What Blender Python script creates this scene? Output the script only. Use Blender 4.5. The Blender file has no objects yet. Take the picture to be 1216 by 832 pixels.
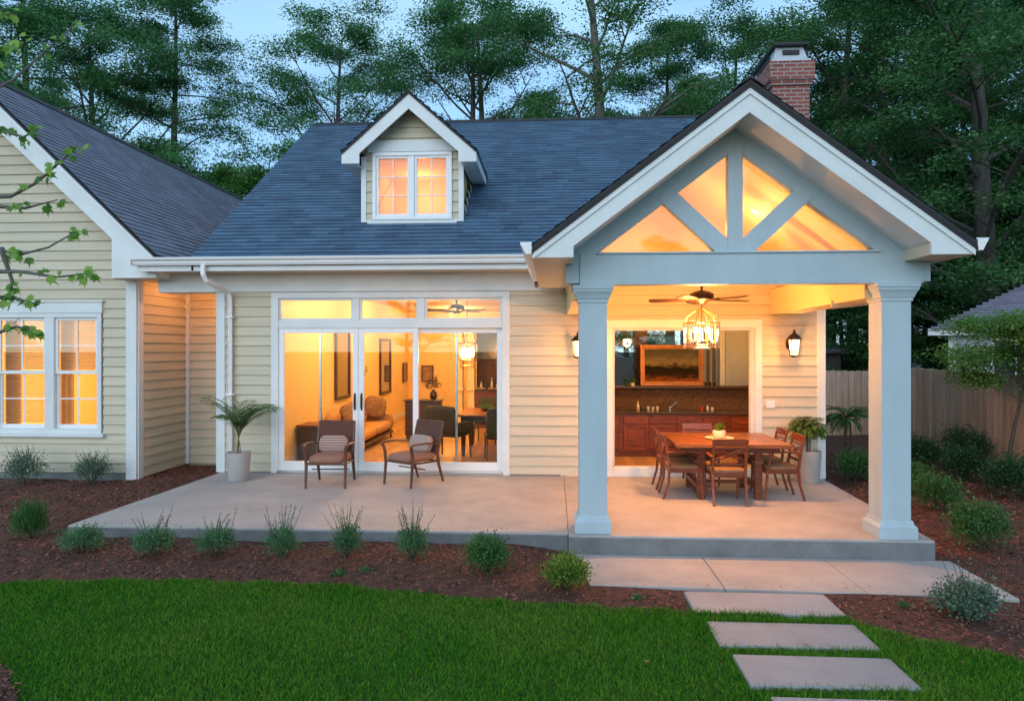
import bpy, math, random
import numpy as np
from mathutils import Vector, Matrix
R_ = math.radians
sc = bpy.context.scene
COL = sc.collection
# ---------------------------------------------------------------- camera
cam = bpy.data.objects.new('camera', bpy.data.cameras.new('camera')); COL.objects.link(cam)
cam.location = (0, 0, 1.9); cam.rotation_euler = (R_(90), 0, R_(3.5))
cam.data.lens = 24; cam.data.sensor_width = 36; cam.data.clip_end = 3000; cam.data.clip_start = .05
sc.camera = cam
# ---------------------------------------------------------------- sky, sun, exposure (dusk)
w = bpy.data.worlds.new('World'); sc.world = w; w.use_nodes = True
nt = w.node_tree; nt.nodes.clear()
SUN_EL, SUN_ROT = 20.0, 195.0
sky = nt.nodes.new('ShaderNodeTexSky'); sky.sky_type = 'NISHITA'; sky.sun_disc = False
sky.sun_elevation = R_(SUN_EL); sky.sun_rotation = R_(SUN_ROT); sky.air_density = 1.0; sky.dust_density = .6; sky.ozone_density = 5.0
bg = nt.nodes.new('ShaderNodeBackground'); bg.inputs[1].default_value = .05
wo = nt.nodes.new('ShaderNodeOutputWorld')
# thin broken dusk cloud
tc = nt.nodes.new('ShaderNodeTexCoord'); mp = nt.nodes.new('ShaderNodeMapping'); mp.inputs['Scale'].default_value = (1.2, 1.2, 4)
nz = nt.nodes.new('ShaderNodeTexNoise'); nz.inputs['Scale'].default_value = 1.6; nz.inputs['Detail'].default_value = 6
rp = nt.nodes.new('ShaderNodeValToRGB'); rp.color_ramp.elements[0].position = .45; rp.color_ramp.elements[1].position = .75
rp.color_ramp.elements[0].color = (.42, .42, .42, 1); rp.color_ramp.elements[1].color = (.75, .75, .75, 1)
mx = nt.nodes.new('ShaderNodeMix'); mx.data_type = 'RGBA'; mx.inputs[7].default_value = (4.0, 5.2, 5.6, 1)
nt.links.new(tc.outputs['Generated'], mp.inputs[0]); nt.links.new(mp.outputs[0], nz.inputs[0]); nt.links.new(nz.outputs[0], rp.inputs[0])
nt.links.new(rp.outputs[0], mx.inputs[0]); nt.links.new(sky.outputs[0], mx.inputs[6])
tn_ = nt.nodes.new('ShaderNodeMix'); tn_.data_type = 'RGBA'; tn_.blend_type = 'MULTIPLY'; tn_.inputs[0].default_value = 1; tn_.inputs[7].default_value = (.80, .97, 1.07, 1)   # blue hour
nt.links.new(mx.outputs[2], tn_.inputs[6]); nt.links.new(tn_.outputs[2], bg.inputs[0]); nt.links.new(bg.outputs[0], wo.inputs[0])
sl = bpy.data.lights.new('sun', 'SUN'); sl.energy = .28; sl.angle = R_(60); sl.color = (1, .96, .92)
so = bpy.data.objects.new('sun', sl); COL.objects.link(so)
sd = Vector((math.sin(R_(SUN_ROT)) * math.cos(R_(SUN_EL)), math.cos(R_(SUN_ROT)) * math.cos(R_(SUN_EL)), math.sin(R_(SUN_EL))))
so.rotation_euler = sd.to_track_quat('Z', 'Y').to_euler()
sc.view_settings.view_transform = 'Standard'; sc.view_settings.look = 'None'; sc.view_settings.gamma = 1
sc.view_settings.use_curve_mapping = False
sc.view_settings.exposure = 2.12
sc.render.engine = 'CYCLES'
sc.cycles.max_bounces = 8; sc.cycles.transparent_max_bounces = 16; sc.cycles.use_denoising = True
sc.cycles.sample_clamp_indirect = 4
WARM = (1.0, .49, .15)

# ---------------------------------------------------------------- materials
MATS = {}
def lin(c):
    return tuple(((x / 255) / 12.92 if x / 255 <= .04045 else ((x / 255 + .055) / 1.055) ** 2.4) for x in c)
def mat(name, col, rough=.6, metal=0, var=.0, vscale=6, var2=None, bump=0, bscale=40, rnd=0, spec=.5, emit=None, estr=0,
        sub=0, coat=0, stretch=(1, 1, 1), trans=0, detail=5):
    """one procedural material: base colour broken by noise, per-face random tone, bump, roughness noise"""
    if name in MATS: return MATS[name]
    m = bpy.data.materials.new(name); m.use_nodes = True; MATS[name] = m
    n = m.node_tree.nodes; l = m.node_tree.links; b = n['Principled BSDF']
    b.inputs['Roughness'].default_value = rough; b.inputs['Metallic'].default_value = metal
    b.inputs['Specular IOR Level'].default_value = spec
    if coat: b.inputs['Coat Weight'].default_value = coat; b.inputs['Coat Roughness'].default_value = .15
    tcn = n.new('ShaderNodeTexCoord'); mpn = n.new('ShaderNodeMapping'); mpn.inputs['Scale'].default_value = stretch
    l.new(tcn.outputs['Object'], mpn.inputs[0])
    cur = None
    base = n.new('ShaderNodeRGB'); base.outputs[0].default_value = (*col, 1); cur = base.outputs[0]
    if var > 0:
        nz = n.new('ShaderNodeTexNoise'); nz.inputs['Scale'].default_value = vscale; nz.inputs['Detail'].default_value = detail
        nz.inputs['Roughness'].default_value = .65
        l.new(mpn.outputs[0], nz.inputs['Vector'])
        mr = n.new('ShaderNodeMapRange'); mr.inputs[1].default_value = .3; mr.inputs[2].default_value = .7
        l.new(nz.outputs[0], mr.inputs[0])
        mxx = n.new('ShaderNodeMix'); mxx.data_type = 'RGBA'
        c2 = var2 if var2 else tuple(c * (1 - var) for c in col)
        l.new(mr.outputs[0], mxx.inputs[0]); l.new(cur, mxx.inputs[6]); mxx.inputs[7].default_value = (*c2, 1)
        cur = mxx.outputs[2]
        rr = n.new('ShaderNodeMapRange'); rr.inputs[3].default_value = max(0, rough - .08); rr.inputs[4].default_value = min(1, rough + .1)
        l.new(nz.outputs[0], rr.inputs[0]); l.new(rr.outputs[0], b.inputs['Roughness'])
    if rnd > 0:
        at = n.new('ShaderNodeAttribute'); at.attribute_name = 'rnd'
        mr2 = n.new('ShaderNodeMapRange'); mr2.inputs[3].default_value = 1 - rnd; mr2.inputs[4].default_value = 1 + rnd
        l.new(at.outputs['Fac'], mr2.inputs[0])
        hs = n.new('ShaderNodeHueSaturation'); l.new(mr2.outputs[0], hs.inputs['Value']); l.new(cur, hs.inputs['Color'])
        mr3 = n.new('ShaderNodeMapRange'); mr3.inputs[3].default_value = .5 + .04 * rnd; mr3.inputs[4].default_value = .5 - .04 * rnd
        l.new(at.outputs['Fac'], mr3.inputs[0]); l.new(mr3.outputs[0], hs.inputs['Hue'])
        cur = hs.outputs[0]
    l.new(cur, b.inputs['Base Color'])
    if bump:
        bn = n.new('ShaderNodeTexNoise'); bn.inputs['Scale'].default_value = bscale; bn.inputs['Detail'].default_value = 6
        l.new(mpn.outputs[0], bn.inputs['Vector'])
        bp = n.new('ShaderNodeBump'); bp.inputs['Strength'].default_value = bump; bp.inputs['Distance'].default_value = .02
        l.new(bn.outputs[0], bp.inputs['Height']); l.new(bp.outputs[0], b.inputs['Normal'])
    if emit: b.inputs['Emission Color'].default_value = (*emit, 1); b.inputs['Emission Strength'].default_value = estr
    if sub:
        # leaf translucency
        tr = n.new('ShaderNodeBsdfTranslucent'); l.new(cur, tr.inputs[0]); ms = n.new('ShaderNodeMixShader'); ms.inputs[0].default_value = sub
        out = n['Material Output']; l.new(b.outputs[0], ms.inputs[1]); l.new(tr.outputs[0], ms.inputs[2]); l.new(ms.outputs[0], out.inputs[0])
    return m
def glass(name, tint=(1, 1, 1), refl=1.0, rough=0.0):
    if name in MATS: return MATS[name]
    m = bpy.data.materials.new(name); m.use_nodes = True; MATS[name] = m
    n = m.node_tree.nodes; l = m.node_tree.links; n.clear()
    t = n.new('ShaderNodeBsdfTransparent'); t.inputs[0].default_value = (*tint, 1)
    g = n.new('ShaderNodeBsdfGlossy'); g.inputs['Roughness'].default_value = rough; g.inputs[0].default_value = (1, 1, 1, 1)
    f = n.new('ShaderNodeFresnel'); f.inputs[0].default_value = 1.5
    mu = n.new('ShaderNodeMath'); mu.operation = 'MULTIPLY'; mu.inputs[1].default_value = refl; mu.use_clamp = True
    ms = n.new('ShaderNodeMixShader'); o = n.new('ShaderNodeOutputMaterial')
    tn = n.new('ShaderNodeTexNoise'); tn.inputs['Scale'].default_value = .8; bp = n.new('ShaderNodeBump'); bp.inputs['Strength'].default_value = .04; bp.inputs['Distance'].default_value = .02
    l.new(tn.outputs[0], bp.inputs['Height']); l.new(bp.outputs[0], g.inputs['Normal'])
    l.new(f.outputs[0], mu.inputs[0]); l.new(mu.outputs[0], ms.inputs[0]); l.new(t.outputs[0], ms.inputs[1]); l.new(g.outputs[0], ms.inputs[2]); l.new(ms.outputs[0], o.inputs[0])
    return m
def wood(name, c1, c2, scale=6, rough=.4, stretch=(1, 8, 8), bump=.05, coat=0):
    """grain: stretched wavy noise between two browns"""
    if name in MATS: return MATS[name]
    m = bpy.data.materials.new(name); m.use_nodes = True; MATS[name] = m
    n = m.node_tree.nodes; l = m.node_tree.links; b = n['Principled BSDF']
    tcn = n.new('ShaderNodeTexCoord'); mpn = n.new('ShaderNodeMapping'); mpn.inputs['Scale'].default_value = stretch
    nz = n.new('ShaderNodeTexNoise'); nz.inputs['Scale'].default_value = scale; nz.inputs['Detail'].default_value = 8; nz.inputs['Distortion'].default_value = .6
    cr = n.new('ShaderNodeValToRGB'); cr.color_ramp.elements[0].position = .33; cr.color_ramp.elements[1].position = .68
    cr.color_ramp.elements[0].color = (*c2, 1); cr.color_ramp.elements[1].color = (*c1, 1)
    l.new(tcn.outputs['Object'], mpn.inputs[0]); l.new(mpn.outputs[0], nz.inputs['Vector']); l.new(nz.outputs[0], cr.inputs[0])
    at = n.new('ShaderNodeAttribute'); at.attribute_name = 'rnd'
    mr = n.new('ShaderNodeMapRange'); mr.inputs[3].default_value = .8; mr.inputs[4].default_value = 1.2; l.new(at.outputs['Fac'], mr.inputs[0])
    hs = n.new('ShaderNodeHueSaturation'); l.new(cr.outputs[0], hs.inputs['Color']); l.new(mr.outputs[0], hs.inputs['Value'])
    l.new(hs.outputs[0], b.inputs['Base Color']); b.inputs['Roughness'].default_value = rough
    if coat: b.inputs['Coat Weight'].default_value = coat
    bp = n.new('ShaderNodeBump'); bp.inputs['Strength'].default_value = bump * 4; bp.inputs['Distance'].default_value = .004
    l.new(nz.outputs[0], bp.inputs['Height']); l.new(bp.outputs[0], b.inputs['Normal'])
    return m
def brickmat(name, c1, c2, mortar, w_, h_, rot=None, msize=.012):
    m = bpy.data.materials.new(name); m.use_nodes = True; MATS[name] = m
    n = m.node_tree.nodes; l = m.node_tree.links; b = n['Principled BSDF']
    tcn = n.new('ShaderNodeTexCoord'); sep = n.new('ShaderNodeSeparateXYZ'); comb = n.new('ShaderNodeCombineXYZ'); add = n.new('ShaderNodeMath')
    l.new(tcn.outputs['Object'], sep.inputs[0]); l.new(sep.outputs[0], add.inputs[0]); l.new(sep.outputs[1], add.inputs[1])
    l.new(add.outputs[0], comb.inputs[0]); l.new(sep.outputs[2], comb.inputs[1])
    br = n.new('ShaderNodeTexBrick'); br.inputs['Scale'].default_value = 1; br.inputs['Brick Width'].default_value = w_; br.inputs['Row Height'].default_value = h_
    br.inputs['Mortar Size'].default_value = msize; br.inputs['Mortar Smooth'].default_value = .2; br.inputs['Bias'].default_value = -.1
    br.inputs['Color1'].default_value = (*c1, 1); br.inputs['Color2'].default_value = (*c2, 1); br.inputs['Mortar'].default_value = (*mortar, 1)
    l.new(comb.outputs[0], br.inputs['Vector'])
    nz = n.new('ShaderNodeTexNoise'); nz.inputs['Scale'].default_value = 18; nz.inputs['Detail'].default_value = 6
    mr = n.new('ShaderNodeMapRange'); mr.inputs[3].default_value = .6; mr.inputs[4].default_value = 1.35; l.new(nz.outputs[0], mr.inputs[0])
    hs = n.new('ShaderNodeHueSaturation'); l.new(br.outputs[0], hs.inputs['Color']); l.new(mr.outputs[0], hs.inputs['Value'])
    l.new(hs.outputs[0], b.inputs['Base Color']); b.inputs['Roughness'].default_value = .85
    bp = n.new('ShaderNodeBump'); bp.invert = True; bp.inputs['Strength'].default_value = .7; bp.inputs['Distance'].default_value = .01
    l.new(br.outputs['Fac'], bp.inputs['Height']); l.new(bp.outputs[0], b.inputs['Normal'])
    return m

M_SIDING = mat('painted_siding', (.61, .53, .39), .55, var=.14, vscale=3, bump=.12, bscale=60, rnd=.05, stretch=(.4, .4, 6))
M_SIDEBACK = mat('wall_sheathing', (.45, .40, .30), .8, var=.1)
M_TRIM = mat('white_trim_paint', (.74, .76, .76), .46, var=.13, vscale=1.8, bump=.10, bscale=25)
M_BLUEP = mat('blue_grey_paint', (.44, .54, .59), .5, var=.16, vscale=1.8, bump=.12, bscale=30, stretch=(1, 1, .35))
M_FRAME = mat('white_window_frame', (.82, .82, .82), .35, var=.04, vscale=5)
M_SHINGLE = mat('blue_grey_shingle', (.088, .158, .255), .62, var=.3, vscale=1.3, bump=.6, bscale=120, rnd=.17)
M_SHINGLE2 = mat('violet_grey_shingle', (.25, .235, .31), .62, var=.3, vscale=1.3, bump=.6, bscale=120, rnd=.15)
M_EDGE = mat('roof_edge_dark', (.025, .022, .022), .7, var=.3)
M_SOFFIT = mat('soffit_paint', (.66, .58, .46), .6, var=.06)
M_CEIL = mat('porch_ceiling', (.76, .58, .30), .6, var=.05)
M_CONC = mat('patio_concrete', (.44, .40, .385), .62, var=.26, vscale=1.8, bump=.25, bscale=70, detail=9)
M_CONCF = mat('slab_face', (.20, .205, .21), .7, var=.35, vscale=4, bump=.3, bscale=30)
M_STONE = mat('bluestone', (.36, .345, .36), .6, var=.25, vscale=1.7, bump=.2, bscale=60, detail=9, rnd=.08)
M_INT = mat('interior_wall_paint', (.80, .62, .30), .7, var=.05)
M_INTC = mat('interior_ceiling', (.80, .70, .5), .7, var=.03)
M_FLOOR = wood('interior_floor_boards', (.50, .30, .13), (.34, .19, .08), scale=3, rough=.35, stretch=(9, 1, 1))
M_GLASS = glass('window_glass', (.96, .97, .96), .7)
M_MIRROR = mat('mirror_glass', (.42, .46, .46), .03, metal=1, spec=.5)
M_DWOOD = wood('cherry_wood', (.24, .052, .014), (.10, .02, .007), scale=5, rough=.38, coat=.08)
M_TABLE = wood('table_wood', (.30, .095, .022), (.17, .045, .012), scale=4, rough=.35, coat=.1)
M_DARKW = wood('dark_wood', (.06, .03, .018), (.03, .014, .009), scale=6, rough=.35)
M_BRONZE = mat('oiled_bronze', (.07, .035, .02), .4, metal=.6, var=.3)
M_BLACK = mat('black_iron', (.02, .018, .017), .45, metal=.3, var=.2)
M_CHROME = mat('brushed_steel', (.55, .55, .55), .25, metal=1)
M_BULB = mat('lit_bulb', (1, .8, .5), .4, emit=(1, .62, .26), estr=4.5)
M_LANT = mat('lantern_glass', (.9, .75, .5), .4, emit=(1, .56, .2), estr=.8)
M_GLOW = mat('frosted_lit_glass', (1, .8, .55), .5, emit=(1, .60, .25), estr=3)
M_BRICK = brickmat('red_brick', (.30, .085, .06), (.19, .05, .04), (.34, .27, .25), .21, .068)
M_MOSAIC = brickmat('stone_mosaic', (.16, .085, .04), (.05, .03, .02), (.03, .02, .015), .035, .017, msize=.0015)

# ---------------------------------------------------------------- mesh builder
rng = random.Random(7)
def tag(o, label=None, cat=None, group=None, kind=None):
    if label: o['label'] = label
    if cat: o['category'] = cat
    if group: o['group'] = group
    if kind: o['kind'] = kind
    return o
def empty(name, loc=(0, 0, 0), rz=0, parent=None):
    o = bpy.data.objects.new(name, None); COL.objects.link(o); o.location = loc; o.rotation_euler = (0, 0, rz)
    o.empty_display_size = .1
    if parent: o.parent = parent
    return o
def children(o): return [c for c in bpy.data.objects if c.parent == o]
def copy_tree(o, parent=None):
    kids = list(o.children)
    c = o.copy(); COL.objects.link(c); c.parent = parent
    for k in kids: copy_tree(k, c)
    return c
def light(name, loc, e, col=WARM, r=.05, parent=None):
    ld = bpy.data.lights.new(name, 'POINT'); ld.energy = e; ld.color = col; ld.shadow_soft_size = r
    o = bpy.data.objects.new(name, ld); COL.objects.link(o); o.location = loc
    if parent: o.parent = parent
    return o
class MB:
    def __init__(s, T=None): s.v = []; s.f = []; s.r = []; s.T = T
    def add(s, vs, fs, r=None):
        b = len(s.v); T = s.T
        s.v += [tuple(T @ Vector(p)) if T else tuple(p) for p in vs]
        rr = rng.random() if r is None else r
        for f in fs: s.f.append([i + b for i in f]); s.r.append(rr)
        return s
    def box(s, x0, x1, y0, y1, z0, z1, r=None):
        v = [(x, y, z) for z in (z0, z1) for y in (y0, y1) for x in (x0, x1)]
        return s.add(v, [(0, 2, 3, 1), (4, 5, 7, 6), (0, 1, 5, 4), (2, 6, 7, 3), (0, 4, 6, 2), (1, 3, 7, 5)], r)
    def cb(s, c, d, r=None):
        return s.box(c[0] - d[0] / 2, c[0] + d[0] / 2, c[1] - d[1] / 2, c[1] + d[1] / 2, c[2] - d[2] / 2, c[2] + d[2] / 2, r)
    def frame(s, x0, x1, z0, z1, w, y0, y1, wb=None, wt=None):
        wb = w if wb is None else wb; wt = w if wt is None else wt
        s.box(x0, x0 + w, y0, y1, z0, z1); s.box(x1 - w, x1, y0, y1, z0, z1)
        s.box(x0 + w, x1 - w, y0, y1, z0, z0 + wb); s.box(x0 + w, x1 - w, y0, y1, z1 - wt, z1); return s
    def prism(s, poly, ext, r=None):
        """poly: list of 3-D points; ext: extrusion vector"""
        n = len(poly); e = Vector(ext); v = [Vector(p) for p in poly] + [Vector(p) + e for p in poly]
        fs = [tuple(range(n))[::-1], tuple(range(n, 2 * n))] + [(i, (i + 1) % n, n + (i + 1) % n, n + i) for i in range(n)]
        return s.add(v, fs, r)
    def tube(s, pts, rad, n=8, cap=True, r=None, flat=None):
        pts = [Vector(p) for p in pts]
        if not hasattr(rad, '__len__'): rad = [rad] * len(pts)
        up = Vector((0, 0, 1)); vs = []; k = len(pts); pa = None
        for i, p in enumerate(pts):
            t = (pts[min(i + 1, k - 1)] - pts[max(i - 1, 0)])
            t = t.normalized() if t.length > 1e-9 else Vector((0, 0, 1))
            a = pa if pa is not None else (t.cross(up) if abs(t.z) < .9 else t.cross(Vector((1, 0, 0))))
            a = (a - t * a.dot(t)).normalized(); b = t.cross(a); pa = a
            ra, rb = (rad[i], rad[i]) if flat is None else (rad[i], rad[i] * flat)
            for j in range(n):
                q = 2 * math.pi * (j + .5) / n
                vs.append(p + a * math.cos(q) * ra + b * math.sin(q) * rb)
        fs = [(i * n + j, i * n + (j + 1) % n, (i + 1) * n + (j + 1) % n, (i + 1) * n + j) for i in range(k - 1) for j in range(n)]
        if cap: fs += [tuple(range(n))[::-1], tuple((k - 1) * n + j for j in range(n))]
        return s.add(vs, fs, r)
    def lathe(s, c, prof, n=20, r=None):
        vs = [(c[0] + rr * math.cos(2 * math.pi * j / n), c[1] + rr * math.sin(2 * math.pi * j / n), c[2] + z) for rr, z in prof for j in range(n)]
        k = len(prof)
        fs = [(i * n + j, i * n + (j + 1) % n, (i + 1) * n + (j + 1) % n, (i + 1) * n + j) for i in range(k - 1) for j in range(n)]
        fs += [tuple(range(n))[::-1], tuple((k - 1) * n + j for j in range(n))]
        return s.add(vs, fs, r)
    def cushion(s, c, d, puff=.25, n=6, r=None):
        """soft box: superellipsoid-like pillow, size d"""
        vs = []; fs = []; m = 2 * n
        for i in range(n + 1):
            ph = -math.pi / 2 + math.pi * i / n
            for j in range(m * 2):
                th = math.pi * j / m
                sg = lambda t, e: math.copysign(abs(t) ** e, t)
                vs.append((c[0] + d[0] / 2 * sg(math.cos(ph), puff) * sg(math.cos(th), puff), c[1] + d[1] / 2 * sg(math.cos(ph), puff) * sg(math.sin(th), puff),
                           c[2] + d[2] / 2 * sg(math.sin(ph), .7)))
        k = m * 2
        fs = [(i * k + j, i * k + (j + 1) % k, (i + 1) * k + (j + 1) % k, (i + 1) * k + j) for i in range(n) for j in range(k)]
        return s.add(vs, fs, r)
    def build(s, name, m, parent=None, bevel=0, smooth=False, loc=None, rz=0, sharp=40):
        me = bpy.data.meshes.new(name); me.from_pydata(s.v, [], s.f)
        a = me.attributes.new('rnd', 'FLOAT', 'FACE'); a.data.foreach_set('value', s.r)
        if smooth:
            me.polygons.foreach_set('use_smooth', [True] * len(s.f)); me.set_sharp_from_angle(angle=R_(sharp))
        me.validate(); me.materials.append(m)
        o = bpy.data.objects.new(name, me); COL.objects.link(o)
        if parent: o.parent = parent
        if loc: o.location = loc
        if rz: o.rotation_euler = (0, 0, rz)
        if bevel:
            bv = o.modifiers.new('bevel', 'BEVEL'); bv.width = bevel; bv.segments = 2; bv.limit_method = 'ANGLE'; bv.angle_limit = R_(50)
        return o
def npmesh(name, V, F, rnd, m, parent=None, smooth=False):
    """big meshes: V (n,3), F (k,3 or 4)"""
    me = bpy.data.meshes.new(name); V = np.asarray(V, np.float32); F = np.asarray(F, np.int32); k = F.shape[1]
    me.vertices.add(len(V)); me.vertices.foreach_set('co', V.ravel())
    me.loops.add(F.size); me.loops.foreach_set('vertex_index', F.ravel())
    me.polygons.add(len(F)); me.polygons.foreach_set('loop_start', np.arange(0, F.size, k, dtype=np.int32))
    try: me.polygons.foreach_set('loop_total', np.full(len(F), k, np.int32))
    except Exception: pass
    a = me.attributes.new('rnd', 'FLOAT', 'FACE'); a.data.foreach_set('value', np.asarray(rnd, np.float32))
    me.update(calc_edges=True)
    if smooth: me.polygons.foreach_set('use_smooth', np.ones(len(F), bool))
    me.materials.append(m)
    o = bpy.data.objects.new(name, me); COL.objects.link(o)
    if parent: o.parent = parent
    return o

def lap_siding(mb, P0, d, nrm, zlo, zhi, span, holes=(), e=.152, t=.024):
    """real overlapping boards: bottom edge proud of the wall by t"""
    P0 = Vector(P0); d = Vector(d).normalized(); nrm = Vector(nrm).normalized()
    z = zlo
    while z < zhi - 1e-4:
        zt = min(z + e, zhi); cuts = sorted({z, zt, *[h for H in holes for h in H[2:4] if z < h < zt]})
        rr = rng.random()
        for a, b in zip(cuts, cuts[1:]):
            zm = (a + b) / 2; u0, u1 = span(a if zlo == a else a)
            if u1 - u0 < .02: continue
            segs = [(u0, u1)]
            for H in holes:
                if H[2] < zm < H[3]:
                    ns = []
                    for s0, s1 in segs:
                        if H[1] <= s0 or H[0] >= s1: ns.append((s0, s1)); continue
                        if H[0] > s0: ns.append((s0, H[0]))
                        if H[1] < s1: ns.append((H[1], s1))
                    segs = ns
            oa = t * (1 - (a - z) / e); ob = t * (1 - (b - z) / e)
            js = []
            for s0, s1 in segs:
                while s1 - s0 > 3.9: q = s0 + random.Random(int(z * 997) + int(s0 * 31)).uniform(1.5, 3.4); js.append((s0, q - .0015)); s0 = q + .0015
                js.append((s0, s1))
            for s0, s1 in js:
                rr = rng.random() if len(js) > 1 else rr
                vs = [P0 + d * s0 + nrm * oa, P0 + d * s1 + nrm * oa, P0 + d * s1 + nrm * ob, P0 + d * s0 + nrm * ob]
                vs = [Vector((p.x, p.y, zz)) for p, zz in zip(vs, (a, a, b, b))]
                w_ = [P0 + d * s0, P0 + d * s1]; w_ = [Vector((p.x, p.y, a)) for p in w_]
                mb.add(vs + w_, [(0, 1, 2, 3), (0, 4, 5, 1)], rr)
        z = zt
def shingles(mb, O, u, v, nrm, vlen, span, e=.14, t=.026, tab=.30):
    """courses of separate tabs with a real butt edge; O eave origin, u along the eave, v up the slope"""
    O = Vector(O); u = Vector(u).normalized(); v = Vector(v).normalized(); nrm = Vector(nrm).normalized()
    k = 0; n = int(math.ceil(vlen / e))
    for k in range(n):
        v0 = k * e; v1 = min(v0 + e, vlen); sp = span(v0 + e / 2)
        if not isinstance(sp, list): sp = [sp]
        lo = min(q[0] for q in sp); hi = max(q[1] for q in sp); x = lo - rng.random() * tab; pieces = []
        while x < hi:
            xe = x + tab * rng.uniform(.7, 1.3)
            for u0, u1 in sp:
                a = max(x, u0); b = min(xe, u1)
                if b - a > .01: pieces.append((a, b))
            x = xe
        for a, b in pieces:
            j = rng.uniform(-.005, .004); h = t * rng.uniform(.8, 1.25)
            p = [O + u * a + v * (v0 + j) + nrm * h, O + u * b + v * (v0 + j) + nrm * h, O + u * b + v * v1 + nrm * .001, O + u * a + v * v1 + nrm * .001,
                 O + u * a + v * (v0 + j) - nrm * .004, O + u * b + v * (v0 + j) - nrm * .004]
            mb.add(p, [(0, 1, 2, 3), (0, 4, 5, 1)])
# ================================================================ HOUSE
W = 10.4
house = tag(empty('house', (0, W, 0)), 'cream sided cottage with blue grey roof, gabled porch and dormer, lit from inside', 'house')
house_off = Vector((0, W, 0))
def H(mb, name, m, bevel=0, smooth=False, parent=None, label=None):
    """part of the house; geometry is written in world coordinates"""
    o = mb.build(name, m, None, bevel, smooth)
    me = o.data; me.transform(Matrix.Translation(-house_off)); o.parent = parent or house
    if label: o['label'] = label
    return o
# --- main front wall X -5.25..4.0 at Y=W, with door and kitchen openings
DX0, DX1, DZ1 = -4.39, -.67, 2.80
KX0, KX1, KZ0, KZ1 = .79, 3.10, .02, 2.36
s = MB(); lap_siding(s, (0, W, 0), (1, 0, 0), (0, -1, 0), .0, 3.1, lambda z: (-5.13, 3.90), [(DX0, DX1, -1, DZ1), (KX0, KX1, -1, KZ1)])
H(s, 'siding', M_SIDING)
s = MB()
for a, b, c, d in ((-5.25, DX0, -.2, 3.2), (DX1, KX0, -.2, 3.2), (KX1, 4.0, -.2, 3.2), (DX0, DX1, DZ1, 3.2), (KX0, KX1, KZ1, 3.2)): s.box(a, b, W + .004, W + .12, c, d)
s.box(DX0, DX1, W + .004, W + .12, -.2, -.005); s.box(KX0, KX1, W + .004, W + .12, -.2, .0)
H(s, 'wall', M_SIDEBACK)
s = MB(); s.box(3.90, 4.02, W - .03, W + .02, 0, 3.2); s.box(3.995, 4.03, W + .02, W + .15, 0, 3.2); H(s, 'corner_board', M_TRIM, .004)
s = MB(); s.box(-5.25, -5.13, W - .03, W + .02, 0, 2.8); s.box(-5.27, -5.25, W - .03, W + .13, 0, 2.8); H(s, 'corner_board', M_TRIM, .004)
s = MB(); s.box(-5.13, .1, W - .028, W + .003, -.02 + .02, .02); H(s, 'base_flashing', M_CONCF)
# frieze under the eave (continues left as a beam over the recess)
s = MB(); s.box(-5.27, .14, W - .04, W + .003, 2.81, 3.14); H(s, 'frieze_board', M_TRIM, .004)
s = MB(); s.box(-6.2, -5.272, W - .04, W + .3, 2.81, 3.13); H(s, 'beam', M_TRIM, .004)
# side wall of main house at right
s = MB(); lap_siding(s, (4.0, W + .15, 0), (0, 1, 0), (1, 0, 0), 0, 3.2, lambda z: (0, 2.2)); H(s, 'siding', M_SIDING)
s = MB(); s.box(3.9, 3.996, W + .13, 12.7, -.2, 3.2); H(s, 'wall', M_SIDEBACK)
# left wall of the main house (recess side) + far gable
s = MB(); lap_siding(s, (-5.26, W + .13, 0), (0, 1, 0), (-1, 0, 0), -.2, 6.8, lambda z: ((0, 9.5) if z < 3.1 else ((z - 3.1) / .716 , 9.4 - (z - 3.1) / .716)))
H(s, 'siding', M_SIDING)
s = MB(); s.box(-5.25, -5.2, W + .12, 20.3, -.2, 3.1); s.prism([(-5.25, W + .12, 3.1), (-5.25, 20.3, 3.1), (-5.25, 15.1, 6.8)], (.05, 0, 0)); H(s, 'wall', M_SIDEBACK)
# back wall
s = MB(); s.box(-5.2, .6, 20.2, 20.3, -.2, 3.2); s.box(.52, .58, 12.7, 20.2, -.2, 3.2); H(s, 'wall', M_SIDEBACK)
# --- main roof
EY, EZ, RY, RZ, RX0, RX1 = 9.85, 3.27, 15.0, 6.96, -5.35, 4.30
sl_len = math.hypot(RY - EY, RZ - EZ); vdir = Vector((0, RY - EY, RZ - EZ)).normalized(); ndir = Vector((0, -(RZ - EZ), RY - EY)).normalized()
def mspan(v, g=0):
    z = EZ + v * vdir.z; out = [(RX0 - .05, RX1)]; cuts = []
    if z < 4.47: h = (4.47 - z) / .752 - g; cuts.append((1.86 - h, 1.86 + h))          # porch roof meets it here
    if 3.93 < z < 5.42: cuts.append((-2.255 - .72, -2.255 + .72))                           # dormer room
    for a, b in cuts:
        ns = []
        for p, q in out:
            if b <= p or a >= q: ns.append((p, q)); continue
            if a > p: ns.append((p, a))
            if b < q: ns.append((b, q))
        out = ns
    return out or [(0, 0)]
s = MB(); shingles(s, (0, EY, EZ), (1, 0, 0), vdir, ndir, sl_len, mspan, e=.125, t=.022); rf = H(s, 'roof', M_SHINGLE)
s = MB()
nst = 47
for k in range(nst):
    v0, v1 = sl_len * k / nst, sl_len * (k + 1) / nst; y0, z0, y1, z1 = EY + v0 * vdir.y, EZ + v0 * vdir.z, EY + v1 * vdir.y, EZ + v1 * vdir.z
    for a, b in mspan((v0 + v1) / 2):
        if b - a > .01: s.prism([(a, y0, z0 - .02), (a, y1, z1 - .02), (a, y1, z1 - .12), (a, y0, z0 - .12)], (b - a, 0, 0))
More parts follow.
